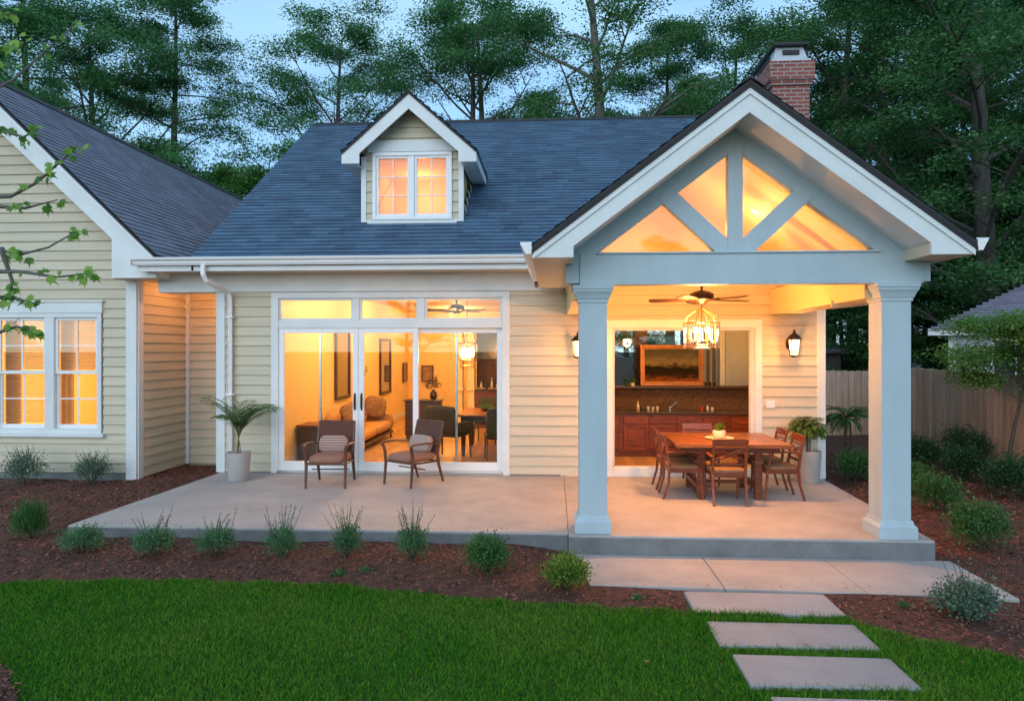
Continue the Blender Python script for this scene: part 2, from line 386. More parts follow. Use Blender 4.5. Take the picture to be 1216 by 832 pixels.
s.prism([(RX0, RY, RZ - .002), (RX0, 20.7, 3.0), (RX0, 20.7, 2.88), (RX0, RY, RZ - .14)], (.6 - RX0, 0, 0)); H(s, 'roof_deck', M_EDGE, 0, parent=rf)
s = MB()
x = RX0
while x < RX1:
    s.prism([(x, RY - .11, RZ - .055), (x, RY, RZ + .035), (x, RY + .11, RZ - .055), (x, RY, RZ + .01)], (.245, 0, 0)); x += .25
H(s, 'ridge_cap', M_EDGE, parent=rf)
s = MB(); s.prism([(RX0 - .035, EY, EZ - .03), (RX0 - .035, RY, RZ - .03), (RX0 - .035, RY, RZ - .2), (RX0 - .035, EY, EZ - .2)], (.033, 0, 0)); H(s, 'rake_board', M_TRIM, parent=rf)
# low connector roof over the recess
s = MB(); s.prism([(-6.2, EY + .04, 3.22), (-6.2, 12.2, 3.34), (-6.2, 12.2, 3.24), (-6.2, EY + .04, 3.15)], (.9, 0, 0)); H(s, 'recess_roof', M_EDGE)
# soffit & fascia & gutter
s = MB(); s.box(-6.2, .1, EY + .03, W - .042, 3.10, 3.13); H(s, 'soffit', M_SOFFIT)
s = MB(); s.box(-6.22, .1, EY, EY + .03, 3.08, 3.27); H(s, 'fascia', M_TRIM)
def gutter(mb, x0, x1, yb, zt):
    p = [(0, 0), (-.055, 0), (-.075, .035), (-.075, .055), (-.11, .085), (-.115, .115), (-.105, .115), (-.10, .09), (-.066, .06), (-.062, .035), (-.05, .012), (0, .012)]
    mb.prism([(x0, yb + a, zt - .115 + b) for a, b in p][::-1], (x1 - x0, 0, 0))
s = MB(); gutter(s, -6.25, -.30, EY - .002, 3.275); s.box(-6.26, -6.25, EY - .115, EY, 3.16, 3.275); gt = H(s, 'gutter', M_FRAME, 0)
# left downspout
s = MB(); s.tube([(-5.17, EY - .06, 3.17), (-5.17, EY - .06, 3.02), (-5.14, EY - .02, 2.93), (-5.03, W - .12, 2.80), (-5.02, W - .09, 2.72), (-5.02, W - .08, 2.6), (-5.02, W - .08, .12), (-5.02, W - .14, .04)], .042, 4, flat=1.0)
for z in (2.4, 1.2, .3): s.box(-5.075, -4.965, W - .13, W - .03, z, z + .03)
H(s, 'downspout', M_FRAME, .006)

e = tag(empty('ceiling_light', (-5.85, 10.95, 3.1)), 'small soffit light warming the recess beside the left downspout', 'ceiling light'); s = MB(); s.lathe((0, 0, 0), [(.06, -.012), (.07, -.006), (.07, 0)], 18); s.build('rim', M_TRIM, e, smooth=True); s = MB(); s.lathe((0, 0, 0), [(.05, -.015), (.05, -.0125)], 16); s.build('lens', M_GLOW, e); light('ceiling_lamp', (0, 0, -.12), 5, col=(1, .38, .12), r=.05, parent=e)
# --- sliding glass doors
dr = H(MB().frame(DX0, DX1, .0, DZ1, .115, W - .035, W + .03, wb=.05, wt=.09), 'door_casing', M_TRIM, .004)
s = MB(); s.box(DX0 + .115, DX1 - .115, W - .025, W + .06, 2.245, 2.365)
for x in (-3.05, -2.03): s.box(x - .05, x + .05, W - .02, W + .06, 2.365, DZ1 - .09)
s.frame(DX0 + .115, -3.10, 2.365, DZ1 - .09, .035, W, W + .05); s.frame(-3.0, -2.08, 2.365, DZ1 - .09, .035, W, W + .05); s.frame(-1.98, DX1 - .115, 2.365, DZ1 - .09, .035, W, W + .05)
H(s, 'transom_frame', M_TRIM, .003)
for a, b in ((-4.24, -3.135), (-2.965, -2.115), (-1.945, -.82)):
    s = MB(); s.box(a, b, W + .02, W + .026, 2.40, 2.675); H(s, 'transom_pane', M_GLASS)
def door_panel(x0, x1, y, wst=.085, mid=None, handle=None):
    s = MB(); s.frame(x0, x1, .05, 2.245, wst, y, y + .045, wb=.13, wt=.075)
    p = H(s, 'sliding_door', M_FRAME, .004)
    s = MB(); s.box(x0 + wst, x1 - wst, y + .018, y + .024, .18, 2.17); H(s, 'pane', M_GLASS, parent=p)
    if mid: s = MB(); s.box(mid - .016, mid + .016, y + .03, y + .06, .18, 2.17); H(s, 'screen_stile', M_CHROME, parent=p)
    if handle:
        s = MB(); s.tube([(handle, y - .01, 1.00), (handle, y - .04, 1.02), (handle, y - .045, 1.11), (handle, y - .04, 1.20), (handle, y - .01, 1.22)], .009, 8); s.box(handle - .013, handle + .013, y - .01, y, .98, 1.24)
        H(s, 'handle', M_BLACK, 0, True, parent=p)
door_panel(DX0 + .115, -3.02, W - .01, mid=-3.63, handle=-3.07)
door_panel(-3.015, -2.08, W - .01, handle=-2.965)
door_panel(-2.17, DX1 - .115, W + .04, mid=-1.50)
s = MB(); s.box(DX0 + .1, DX1 - .1, W - .05, W + .12, .0, .045); H(s, 'door_sill', M_CHROME, .003)
# --- kitchen pass-through opening
s = MB(); s.box(KX0 - .0, KX0 + .10, W - .03, W + .14, 0, KZ1); s.box(KX1 - .10, KX1, W - .03, W + .14, 0, KZ1); s.box(KX0 + .1, KX1 - .1, W - .03, W + .14, KZ1 - .12, KZ1)
s.box(KX0 + .1, KX0 + .13, W + .02, W + .12, .16, KZ1 - .12); s.box(KX1 - .16, KX1 - .10, W + .02, W + .12, .16, KZ1 - .12); s.box(KX0 + .13, KX1 - .16, W + .02, W + .12, KZ1 - .16, KZ1 - .12)
s.box(KX0 + .1, KX1 - .1, W - .02, W + .14, 0, .09); s.box(KX0 + .1, KX1 - .1, W + .005, W + .14, .09, .14)
H(s, 'opening_casing', M_TRIM, .004)

# --- left wing
LX = -6.53; LY = 10.35; LRX = -9.18
def lroof(x): return 6.36 - abs(x - LRX) * .955
s = MB(); lap_siding(s, (0, LY, 0), (1, 0, 0), (0, -1, 0), -.02, 6.2, lambda z: ((-11.8, LX - .12) if z < 3.5 else (LRX - (6.2 - z) / .955, LRX + (6.2 - z) / .955)), [(-8.85, -7.08, .55, 2.67), (-8.85, -7.08, .55, 2.67)])
H(s, 'siding', M_SIDING)
s = MB(); s.box(-11.8, -8.85, LY + .004, LY + .1, -.3, 3.5); s.box(-7.08, LX, LY + .004, LY + .1, -.3, 3.5); s.box(-8.85, -7.08, LY + .004, LY + .1, -.3, .55); s.box(-8.85, -7.08, LY + .004, LY + .1, 2.67, 3.5)
s.prism([(-11.8, LY + .004, 3.5), (LX - .02, LY + .004, 3.5), (LRX, LY + .004, 6.15)], (0, .1, 0)); H(s, 'wall', M_SIDEBACK)
s = MB(); s.box(-11.8, LX, LY - .01, LY + .05, -.3, -.02); H(s, 'foundation', M_CONCF)
s = MB(); s.box(LX - .17, LX, LY - .035, LY + .0, -.16, 3.4); s.box(LX - .02, LX + .02, LY + .0, LY + .13, -.16, 3.4); H(s, 'corner_board', M_TRIM, .004)
s = MB(); lap_siding(s, (LX, LY + .13, 0), (0, 1, 0), (1, 0, 0), -.1, 3.5, lambda z: (0, 1.35)); H(s, 'siding', M_SIDING)
s = MB(); s.box(LX - .1, LX - .004, LY + .1, 20, -.3, 3.45); H(s, 'wall', M_SIDEBACK)
s = MB(); lap_siding(s, (0, 11.8, 0), (1, 0, 0), (0, -1, 0), -.1, 3.2, lambda z: (LX + .04, -5.26)); s2 = H(s, 'siding', M_SIDING)
s = MB(); s.box(LX, -5.25, 11.805, 11.9, -.3, 3.2); H(s, 'wall', M_SIDEBACK)
s = MB(); s.box(LX + .016, LX + .075, 11.72, 11.79, -.1, 2.9); H(s, 'corner_board', M_TRIM, .003)
# left roof, right slope (faces +X) and left slope
ly0 = 10.0; ex = -6.02
ez = lroof(ex); L = math.hypot(ex - LRX, lroof(LRX) - ez); vd = Vector((LRX - ex, 0, lroof(LRX) - ez)).normalized(); nd = Vector((lroof(LRX) - ez, 0, ex * -1 + LRX)).normalized(); nd = Vector((-vd.z * -1, 0, -vd.x)); nd = Vector((vd.z, 0, -vd.x))
s = MB(); shingles(s, (ex, ly0, ez), (0, 1, 0), vd, nd, L, lambda v: (0, 12.0), e=.125, t=.013); rl = H(s, 'roof', M_SHINGLE2, label='violet grey shingle roof of the left wing')
s = MB()
for sx in (1, -1):
    e2 = LRX + sx * (ex - LRX)
    s.prism([(LRX, ly0, lroof(LRX) - .02), (e2, ly0, ez - .02), (e2, ly0, ez - .10), (LRX, ly0, lroof(LRX) - .10)], (0, 12, 0))
H(s, 'roof_deck', M_EDGE, parent=rl)
s = MB(); y = ly0
while y < 21.9:
    s.prism([(LRX - .13, y, lroof(LRX) - .09), (LRX, y, lroof(LRX) + .03), (LRX + .13, y, lroof(LRX) - .09), (LRX, y, lroof(LRX) + .0)], (0, .245, 0)); y += .25
H(s, 'ridge_cap', M_EDGE, parent=rl)
s = MB()
for sx in (1, -1):
    e2 = LRX + sx * (ex - LRX); xi = LRX + sx * (ex - LRX - .12)
    s.prism([(LRX, ly0 + .005, lroof(LRX) - .08), (e2, ly0 + .005, ez - .10), (e2, ly0 + .005, ez - .34), (e2 - sx * .70, ly0 + .005, ez - .34), (e2 - sx * .70, ly0 + .005, ez + .26), (LRX, ly0 + .005, lroof(LRX) - .48)][::sx], (0, .035, 0))
    s.prism([(LRX, ly0 - .02, lroof(LRX) - .06), (e2, ly0 - .02, ez - .06), (e2, ly0 - .02, ez - .13), (LRX, ly0 - .02, lroof(LRX) - .13)][::sx], (0, .02, 0))
H(s, 'barge_board', M_TRIM, 0, parent=rl)
s = MB(); s.box(ex - .70, ex, ly0 + .045, LY - .04, ez - .345, ez - .32); s.prism([(LRX, ly0 + .045, lroof(LRX) - .14), (ex, ly0 + .045, ez - .14), (ex, ly0 + .045, ez - .17), (LRX, ly0 + .045, lroof(LRX) - .17)], (0, .32, 0))
s.box(LX, ex - .02, LY - .03, 13, ez - .34, ez - .32); H(s, 'soffit', M_SOFFIT, parent=rl)
s = MB(); s.box(ex - .02, ex + .01, ly0 + .045, 14, ez - .34, ez - .11); H(s, 'fascia', M_TRIM, parent=rl)
# left wing double window
wf = MB(); wf.box(-8.92, -7.08, LY - .05, LY, 2.49, 2.67); wf.box(-8.94, -7.06, LY - .07, LY, 2.66, 2.69)
wf.frame(-8.90, -7.10, .6, 2.49, .07, LY - .04, LY + .06); wf.box(-8.95, -7.05, LY - .075, LY + .02, .54, .60); wf.box(-8.03, -7.88, LY - .035, LY + .06, .67, 2.42)
wn = H(wf, 'window', M_TRIM, .003, label='white double window with half lowered blinds in the left wing')
s = MB()
for a, b in ((-8.83, -8.03), (-7.88, -7.17)):
    s.frame(a, b, 1.53, 2.42, .045, LY + .0, LY + .03); s.frame(a, b, .67, 1.585, .045, LY + .03, LY + .06, wb=.06)
    m_ = (a + b) / 2
    for z0, z1, yy in ((1.575, 2.375, LY + .005), (.73, 1.54, LY + .035)):
        s.box(m_ - .011, m_ + .011, yy, yy + .018, z0, z1); zz = (z0 + z1) / 2; s.box(a + .045, b - .045, yy + .002, yy + .016, zz - .011, zz + .011)
H(s, 'sash', M_FRAME, .002, parent=wn)
s = MB(); s.box(-8.8, -8.06, LY + .02, LY + .024, 1.57, 2.38); s.box(-7.85, -7.2, LY + .02, LY + .024, 1.57, 2.38); s.box(-8.8, -8.06, LY + .05, LY + .054, .72, 1.54); s.box(-7.85, -7.2, LY + .05, LY + .054, .72, 1.54)
H(s, 'pane', M_GLASS, parent=wn)
M_BLIND = mat('wooden_blind', (.62, .42, .2), .5, var=.1, rnd=.08)
s = MB()
for a, b in ((-8.82, -8.02), (-7.89, -7.16)):
    z = 2.40
    while z > 1.60: s.prism([(a, LY + .10, z), (a, LY + .135, z + .022), (a, LY + .137, z + .019), (a, LY + .102, z - .003)], (b - a, 0, 0)); z -= .036
    z = 1.52
    while a < -8.1 and z > .74: s.prism([(a, LY + .10, z), (a, LY + .135, z + .012), (a, LY + .137, z + .009), (a, LY + .102, z - .003)], (b - a, 0, 0)); z -= .036
H(s, 'blind', M_BLIND, parent=wn)
M_CURT = mat('linen_curtain', (.55, .38, .2), .8, var=.2, vscale=12, sub=.3)
s = MB()
for x0, x1 in ((-8.86, -8.62), (-7.93, -7.72), (-7.30, -7.12)):
    n = 24; pts = [(x0 + (x1 - x0) * i / n, LY + .19 + .02 * math.sin(i * 1.9)) for i in range(n + 1)]
    s.add([(x, y, z) for z in (.5, 2.5) for x, y in pts], [(i, i + 1, n + 2 + i, n + 1 + i) for i in range(n)])
H(s, 'curtain', M_CURT, parent=wn)
# left wing room
s = MB(); x0, x1, y0, y1, z0, z1 = -9.8, LX - .12, LY + .11, 14.2, .0, 2.8
s.box(x0, x1, y1, y1 + .1, z0, z1); s.box(x0 - .1, x0, y0, y1, z0, z1); s.box(x1, x1 + .015, y0, y1, z0, z1); s.box(x0, x1, y0, y1, z1, z1 + .1); s.box(x0, x1, y0, y1, z0 - .1, z0)
H(s, 'room_wall', M_INT)
light('lamp_light', (-8.0, 12.2, 1.3), 42, col=(1, .62, .27), r=.12)
# ================================================================ PORCH
PC = 1.86; PZ = 4.47; PS = .752; PF = 6.62; PW = 7.14; PH = 2.07
def pz(x, off=0): return PZ - PS * abs(x - PC) - off
def rake(mb, y, dy, top, bot, x_in=0, x_out=PH, sides=(1, -1)):
    for sx in sides:
        a, b = PC + sx * x_in, PC + sx * x_out
        mb.prism([(a, y, pz(a, top)), (b, y, pz(b, top)), (b, y, pz(b, bot)), (a, y, pz(a, bot))][::sx], (0, dy, 0))
# roof slopes (shingled, run back into the main roof)
for sx in (1, -1):
    ln = PH * math.hypot(1, PS); vd = Vector((-sx, 0, PS)).normalized(); nd = Vector((sx * PS, 0, 1)).normalized()
    s = MB(); e0 = PC + sx * PH
    shingles(s, (e0, PF - .03, pz(e0) + .002), (0, 1, 0), vd, nd, ln, lambda v: (0, 5.6), t=.012); pr = H(s, 'roof', M_SHINGLE, label='shingled slope of the porch gable roof')
    s = MB(); s.prism([(PC, PF - .03, pz(PC, .003)), (e0, PF - .03, pz(e0, .003)), (e0, PF - .03, pz(e0, .05)), (PC, PF - .03, pz(PC, .05))][::sx], (0, 5.6, 0)); H(s, 'roof_deck', M_EDGE, parent=pr)
s = MB(); y = PF - .045
while y < 12:
    s.prism([(PC - .13, y, PZ - .075), (PC, y, PZ + .028), (PC + .13, y, PZ - .075), (PC, y, PZ + .005)], (0, .245, 0)); y += .25
H(s, 'ridge_cap', M_EDGE)
s = MB(); rake(s, PF - .03, .03, .045, .075, 0, PH + .005); H(s, 'drip_edge', M_EDGE)
s = MB(); rake(s, PF - .018, .02, .075, .135, 0, PH - .01); H(s, 'rake_trim', M_TRIM, .003)
s = MB(); rake(s, PF, .035, .075, .305, 0, PH - .40)
for sx in (1, -1):
    a, b = PC + sx * (PH - .40), PC + sx * PH
    s.prism([(a, PF, pz(a, .075)), (b, PF, pz(b, .075)), (b, PF, 2.80), (a, PF, 2.80)][::sx], (0, .035, 0))
H(s, 'barge_board', M_TRIM)
# boxed returns + soffits
s = MB()
for sx in (1, -1):
    a, b = sorted((PC + sx * (PH - .40), PC + sx * (PH - .0)))
    s = MB(); s.box(a, b, PF + .036, W - .05 if sx > 0 else EY - .0, 2.80, 2.825)
    xi = PC + sx * (PH - .40); s.box(*sorted((xi, xi + sx * .02)), PF + .036, PW, 2.826, pz(xi, .30)); H(s, 'soffit', M_SOFFIT)
    c0, c1 = ((3.724, 3.80) if sx > 0 else (.13, .266)); s = MB(); s.box(c0, c1, PW + .002, PW + .34, 2.60, 3.16); H(s, 'beam_end', M_BLUEP)
s = MB()
for sx in (1, -1):
    a = PC; b = PC + sx * (PH - .38)
    s.prism([(a, PF + .036, pz(a, .26)), (b, PF + .036, pz(b, .26)), (b, PF + .036, pz(b, .29)), (a, PF + .036, pz(a, .29))][::sx], (0, PW - PF - .036, 0))
H(s, 'rake_soffit', M_TRIM)
# eave fascia + gutters along Y
s = MB()
for sx in (1, -1):
    b = PC + sx * PH; s = MB(); s.box(*sorted((b, b - sx * .03)), PF + .037, W - .06 if sx > 0 else EY - .12, 2.83, pz(b, .05)); H(s, 'fascia', M_TRIM)
p = [(0, 0), (.055, 0), (.075, .035), (.075, .055), (.11, .085), (.115, .115), (.105, .115), (.10, .09), (.066, .06), (.062, .035), (.05, .012), (0, .012)]
for sx in (1, -1):
    b = PC + sx * PH + sx * .002; s = MB(); z0 = 2.835
    q = [(b + sx * a, PF + .0, z0 + c) for a, c in p]
    s.prism(q[::sx], (0, (W - .1 if sx > 0 else EY - .13) - PF, 0)); s.prism([(b, PF - .008, z0), (b + sx * .06, PF - .008, z0), (b + sx * .115, PF - .008, z0 + .115), (b, PF - .008, z0 + .115)][::sx], (0, .008, 0))
    H(s, 'gutter', M_FRAME)
# gable truss wall
s = MB()
rake(s, PW, .12, .26, .505, 0, 1.60)
s.box(PC - .075, PC + .075, PW - .012, PW + .10, 2.9, pz(PC, .50))
H(s, 'gable_frame', M_BLUEP, .004)
s = MB()
for sx in (1, -1):
    P = [(PC + sx * .02, 2.915), (PC + sx * .085, 2.915), (PC + sx * .085, 3.07), (PC + sx * .60, 3.55), (PC + sx * .74, 3.415), (PC + sx * .20, 2.915)]
    P = [(PC + sx * .20, 2.915), (PC + sx * .075, 2.915), (PC + sx * .075, 3.045), (PC + sx * .67, 3.605), (PC + sx * .79, 3.47)]
    s.prism([(x, PW - .006, z) for x, z in P][::-sx], (0, .09, 0))
H(s, 'gable_brace', M_BLUEP, .003)
s = MB(); s.box(.27, 3.72, PW - .02, PW + .16, 2.58, 2.895); s.box(.45, 3.30, PW - .04, PW + .10, 2.895, 2.915)
for sx in (1, -1):
    a = PC + sx * 1.60; c = PC + sx * 1.72
    s.prism([(a, PW, pz(a, .26)), (a, PW, 2.895), (c, PW, 2.895), (c, PW, pz(c, .26))][::sx], (0, .12, 0))
H(s, 'beam', M_BLUEP, .004)
s = MB()
for sx in (1, -1):
    a = PC + sx * .08; b = PC + sx * 1.39
    s.prism([(a, PW + .05, 2.915), (b, PW + .05, 2.915), (a, PW + .05, pz(a, .505))][::sx], (0, .006, 0))
H(s, 'gable_glass', M_GLASS)
# side beams, vaulted ceiling, inner gable
for a, b in ((.20, .50), (3.22, 3.58)): s = MB(); s.box(a, b, PW + .16, W - .02, 2.44, 2.80); H(s, 'side_beam', M_CEIL, .004)
s = MB()
for sx in (1, -1):
    a = PC; b = PC + sx * 1.70
    s.prism([(a, PW + .12, pz(a, .22)), (b, PW + .12, pz(b, .22)), (b, PW + .12, pz(b, .25)), (a, PW + .12, pz(a, .25))][::sx], (0, W - PW - .1, 0))
    s.box(*sorted((PC + sx * 1.64, PC + sx * 1.68)), PW + .16, W - .03, 2.78, 3.08)
H(s, 'porch_ceiling', M_CEIL)
s = MB(); s.box(.52, 3.20, 8.33, 8.47, 2.86, 3.02); H(s, 'tie_beam', M_CEIL, .004)
s = MB(); s.prism([(.1, W - .005, 3.1), (3.62, W - .005, 3.1), (PC, W - .005, 4.3)], (0, .05, 0)); s.box(.15, 3.6, W - .03, W - .018, 2.9, 3.12); H(s, 'inner_gable', M_CEIL)
# columns
def column(x0, x1, y0, y1):
    s = MB(); s.box(x0, x1, y0, y1, .1, 2.45); c = H(s, 'column', M_BLUEP, .006)
    s = MB(); s.box(x0 - .045, x1 + .045, y0 - .045, y1 + .045, .002, .115); s.prism([(x0 - .045, y0 - .045, .115), (x1 + .045, y0 - .045, .115), (x1 + .045, y1 + .045, .115), (x0 - .045, y1 + .045, .115)], (0, 0, .005))
    # sloping plinth moulding
    for (d0, z0, d1, z1) in ((.045, .12, .02, .15), (.02, .15, .012, .185)):
        a = [(x0 - d0, y0 - d0, z0), (x1 + d0, y0 - d0, z0), (x1 + d0, y1 + d0, z0), (x0 - d0, y1 + d0, z0)]; b = [(x0 - d1, y0 - d1, z1), (x1 + d1, y0 - d1, z1), (x1 + d1, y1 + d1, z1), (x0 - d1, y1 + d1, z1)]
        s.add(a + b, [(0, 1, 5, 4), (1, 2, 6, 5), (2, 3, 7, 6), (3, 0, 4, 7), (4, 5, 6, 7)])
    H(s, 'base', M_BLUEP, .002, parent=c)
    s = MB(); prof = [(.012, 2.40), (.012, 2.43), (.02, 2.435), (.035, 2.48), (.055, 2.515), (.055, 2.535), (.065, 2.54), (.065, 2.578)]
    for (d0, z0), (d1, z1) in zip(prof, prof[1:]):
        a = [(x0 - d0, y0 - d0, z0), (x1 + d0, y0 - d0, z0), (x1 + d0, y1 + d0, z0), (x0 - d0, y1 + d0, z0)]; b = [(x0 - d1, y0 - d1, z1), (x1 + d1, y0 - d1, z1), (x1 + d1, y1 + d1, z1), (x0 - d1, y1 + d1, z1)]
        s.add(a + b, [(0, 1, 5, 4), (1, 2, 6, 5), (2, 3, 7, 6), (3, 0, 4, 7)])
    d = .012; s.add([(x0 - d, y0 - d, 2.40), (x1 + d, y0 - d, 2.40), (x1 + d, y1 + d, 2.40), (x0 - d, y1 + d, 2.40)], [(0, 3, 2, 1)])
    d = .065; s.add([(x0 - d, y0 - d, 2.578), (x1 + d, y0 - d, 2.578), (x1 + d, y1 + d, 2.578), (x0 - d, y1 + d, 2.578)], [(0, 1, 2, 3)])
    H(s, 'cap', M_BLUEP, parent=c)
column(.265, .555, 7.15, 7.44); column(3.31, 3.60, 7.12, 7.41)
# right downspout, swept back from the gutter; brown one at the left valley
s = MB(); s.tube([(3.90, 7.9, 2.84), (3.90, 7.9, 2.70), (3.86, 7.9, 2.60), (3.66, 7.95, 2.50), (3.55, 8.0, 2.46), (3.2, 8.1, 2.43)], .05, 6); H(s, 'downspout', M_SOFFIT, 0, True)
s = MB(); s.tube([(-.24, 9.3, 2.84), (-.24, 9.5, 2.8)], .03, 6); H(s, 'downspout', M_BRONZE)
# chimney
s = MB(); s.box(3.76, 4.38, 12.0, 13.3, 3.5, 6.45); ch = H(s, 'chimney', M_BRICK, .004)
s = MB(); s.box(3.72, 4.42, 11.96, 13.34, 6.45, 6.53); s.box(3.69, 4.45, 11.93, 13.37, 6.53, 6.85); H(s, 'chimney_collar', M_BRICK, .004, parent=ch)
M_ZINC = mat('pale_zinc', (.55, .57, .6), .45, metal=.3, var=.2)
s = MB(); s.box(3.74, 4.40, 11.98, 13.32, 6.852, 6.90)
a = [(3.78, 12.02, 6.9), (4.36, 12.02, 6.9), (4.36, 13.28, 6.9), (3.78, 13.28, 6.9)]; b = [(3.84, 12.08, 7.14), (4.30, 12.08, 7.14), (4.30, 13.22, 7.14), (3.84, 13.22, 7.14)]
s.add(a + b, [(0, 1, 5, 4), (1, 2, 6, 5), (2, 3, 7, 6), (3, 0, 4, 7), (4, 5, 6, 7)]); H(s, 'chimney_cowl', M_ZINC, .004, parent=ch)
s = MB(); s.box(3.94, 4.22, 12.02, 12.06, 6.99, 7.07); s.box(3.785, 3.83, 12.3, 13.0, 6.99, 7.07); s.box(3.78, 4.36, 11.98, 13.32, 7.142, 7.19); H(s, 'chimney_cap', M_BLACK, .003, parent=ch)
# added walls and post behind the bar window, standing in for its glass reflection
s = MB(); lap_siding(s, (3.15, 17.2, 0), (0, -1, 0), (-1, 0, 0), -.2, 2.9, lambda z: (0, 4.4), [(2.9, 3.9, .2, 2.2)]); s.box(3.16, 3.9, 12.8, 17.2, -.3, 2.9); rw = H(s, 'reflection_house_wall', mat('pale_blue_siding', (.50, .56, .60), .6, var=.1, rnd=.06))
s = MB(); s.box(3.08, 3.15, 13.18, 13.30, .1, 2.32); s.box(3.08, 3.15, 14.30, 14.42, .1, 2.32); s.box(3.08, 3.15, 13.30, 14.30, 2.2, 2.32); s.box(3.1, 3.15, 13.77, 13.83, .2, 2.2); s.box(3.0, 3.05, 12.8, 17.4, 2.72, 2.92); s.box(3.06, 3.15, 12.8, 13.0, -.2, 2.7); H(s, 'reflection_house_trim', M_TRIM)
s = MB(); s.box(3.14, 3.155, 13.3, 14.3, .2, 2.2); H(s, 'reflection_house_window', mat('dark_glass', (.03, .035, .04), .08))
s = MB(); s.box(.6, 2.1, 18.4, 18.55, -.3, 1.72); H(s, 'reflection_garden_wall', mat('grey_render', (.42, .43, .42), .8, var=.15))
s = MB(); s.box(1.60, 1.84, 13.6, 13.85, -.3, 4.4); H(s, 'reflection_post', M_BRONZE)
# --- dormer
DC = -2.255; DY = 10.8; DW = .815; DZ = 5.0; DA = 5.93; DF = 10.5; DH = 1.06
dm = empty('dormer', (DC, DY - W, 3.9), parent=house)
def D(mb, name, m, bevel=0, label=None):
    o = mb.build(name, m, None, bevel); o.data.transform(Matrix.Translation(-Vector((DC, DY, 3.9)))); o.parent = dm; return o
ds = (DA - DZ) / DH
s = MB(); lap_siding(s, (0, DY, 0), (1, 0, 0), (0, -1, 0), 3.93, 5.85, lambda z: (DC - DW + .06, DC + DW - .06) if z < 5.0 else (DC - (5.74 - z) / ds, DC + (5.74 - z) / ds), [(DC - .63, DC + .63, 3.99, 5.06)], e=.17)
for sx in (1, -1): lap_siding(s, (DC + sx * DW, DY, 0), (0, 1, 0), (sx, 0, 0), 3.93, 5.05, lambda z: (max(0, (z - 3.93) / .716 - .15), 1.9), e=.17)
D(s, 'siding', M_SIDING)
s = MB(); s.box(DC - DW + .02, DC + DW - .02, DY + .004, DY + .03, 3.9, 3.98)
for sx in (1, -1): s.box(*sorted((DC + sx * .60, DC + sx * (DW - .02))), DY + .004, DY + .05, 3.9, 5.05)
s.prism([(DC - .95, DY + .004, 5.06), (DC + .95, DY + .004, 5.06), (DC, DY + .004, 5.84)], (0, .05, 0)); D(s, 'wall', M_SIDEBACK)
s = MB()
for sx in (1, -1): s.box(*sorted((DC + sx * (DW - .07), DC + sx * (DW + .012))), DY - .03, DY + .02, 3.93, 5.0)
s.box(DC - DW + .07, DC + DW - .07, DY - .028, DY, 3.90, 3.985)
s.box(DC - .72, DC + .72, DY - .05, DY - .0, 5.065, 5.25); D(s, 'corner_board', M_TRIM, .003)
s = MB(); s.frame(DC - .64, DC + .64, 3.985, 5.06, .055, DY - .045, DY + .05); s.box(DC - .035, DC + .035, DY - .045, DY + .05, 4.04, 5.0)
for sx in (1, -1):
    a, b = sorted((DC + sx * .035, DC + sx * .585)); s.frame(a, b, 4.04, 5.005, .04, DY - .02, DY + .02); s.box((a + b) / 2 - .009, (a + b) / 2 + .009, DY - .01, DY + .012, 4.08, 4.965)
    for k in (1, 2): s.box(a + .04, b - .04, DY - .008, DY + .01, 4.08 + .295 * k - .009, 4.08 + .295 * k + .009)
D(s, 'window_frame', M_FRAME, .003)
s = MB(); s.box(DC - .56, DC + .56, DY + .014, DY + .018, 4.07, 4.98); D(s, 'pane', M_GLASS)
for sx in (1, -1):
    ln = DH * math.hypot(1, ds); vd = Vector((-sx, 0, ds)).normalized(); nd = Vector((sx * ds, 0, 1)).normalized(); e0 = DC + sx * DH; zz = DZ - .0
    s = MB(); yb = 10.8 + (DZ - 3.95) / .716 - .1
    shingles(s, (e0, DF - .02, DZ), (0, 1, 0), vd, nd, ln, lambda v, ln=ln: (0, (DZ + v * ds / math.hypot(1, ds) - 3.27) / .716 + 9.85 - DF + .05)); D(s, 'roof', M_SHINGLE)
    s = MB(); s.add([(e0, DF - .02, DZ - .003), (e0, 12.1, DZ - .003), (DC, 13.4, DA - .003), (DC, DF - .02, DA - .003), (e0, DF - .02, DZ - .04), (e0, 12.1, DZ - .04), (DC, 13.4, DA - .04), (DC, DF - .02, DA - .04)],
                    [(0, 1, 2, 3), (7, 6, 5, 4), (0, 4, 5, 1), (3, 7, 4, 0)]); D(s, 'roof_deck', M_EDGE)
    s = MB(); s.box(*sorted((e0, e0 - sx * .025)), DF + .02, 12.05, DZ - .18, DZ - .045); s.box(*sorted((e0 - sx * .025, DC + sx * DW)), DF + .04, 12.0, DZ - .18, DZ - .165); D(s, 'soffit', M_TRIM)
s = MB()
for sx in (1, -1):
    a, b = DC, DC + sx * DH
    s.prism([(a, DF, DA - .04), (b, DF, DZ - .04), (b, DF, DZ - .18), (b - sx * .28, DF, DZ - .18), (b - sx * .28, DF, DZ - .02), (a, DF, DA - .27)][::sx], (0, .03, 0))
D(s, 'barge_board', M_TRIM)
s = MB(); s.prism([(DC, DF - .035, DA - .0), (DC + .09, DF - .035, DA - .08), (DC, DF - .035, DA + .03), (DC - .09, DF - .035, DA - .08)][::-1], (0, 2.6, 0)); D(s, 'ridge_cap', M_EDGE)
s = MB(); x0, x1, y0, y1, z0, z1 = DC - .72, DC + .72, DY + .06, 12.6, 3.8, 5.04
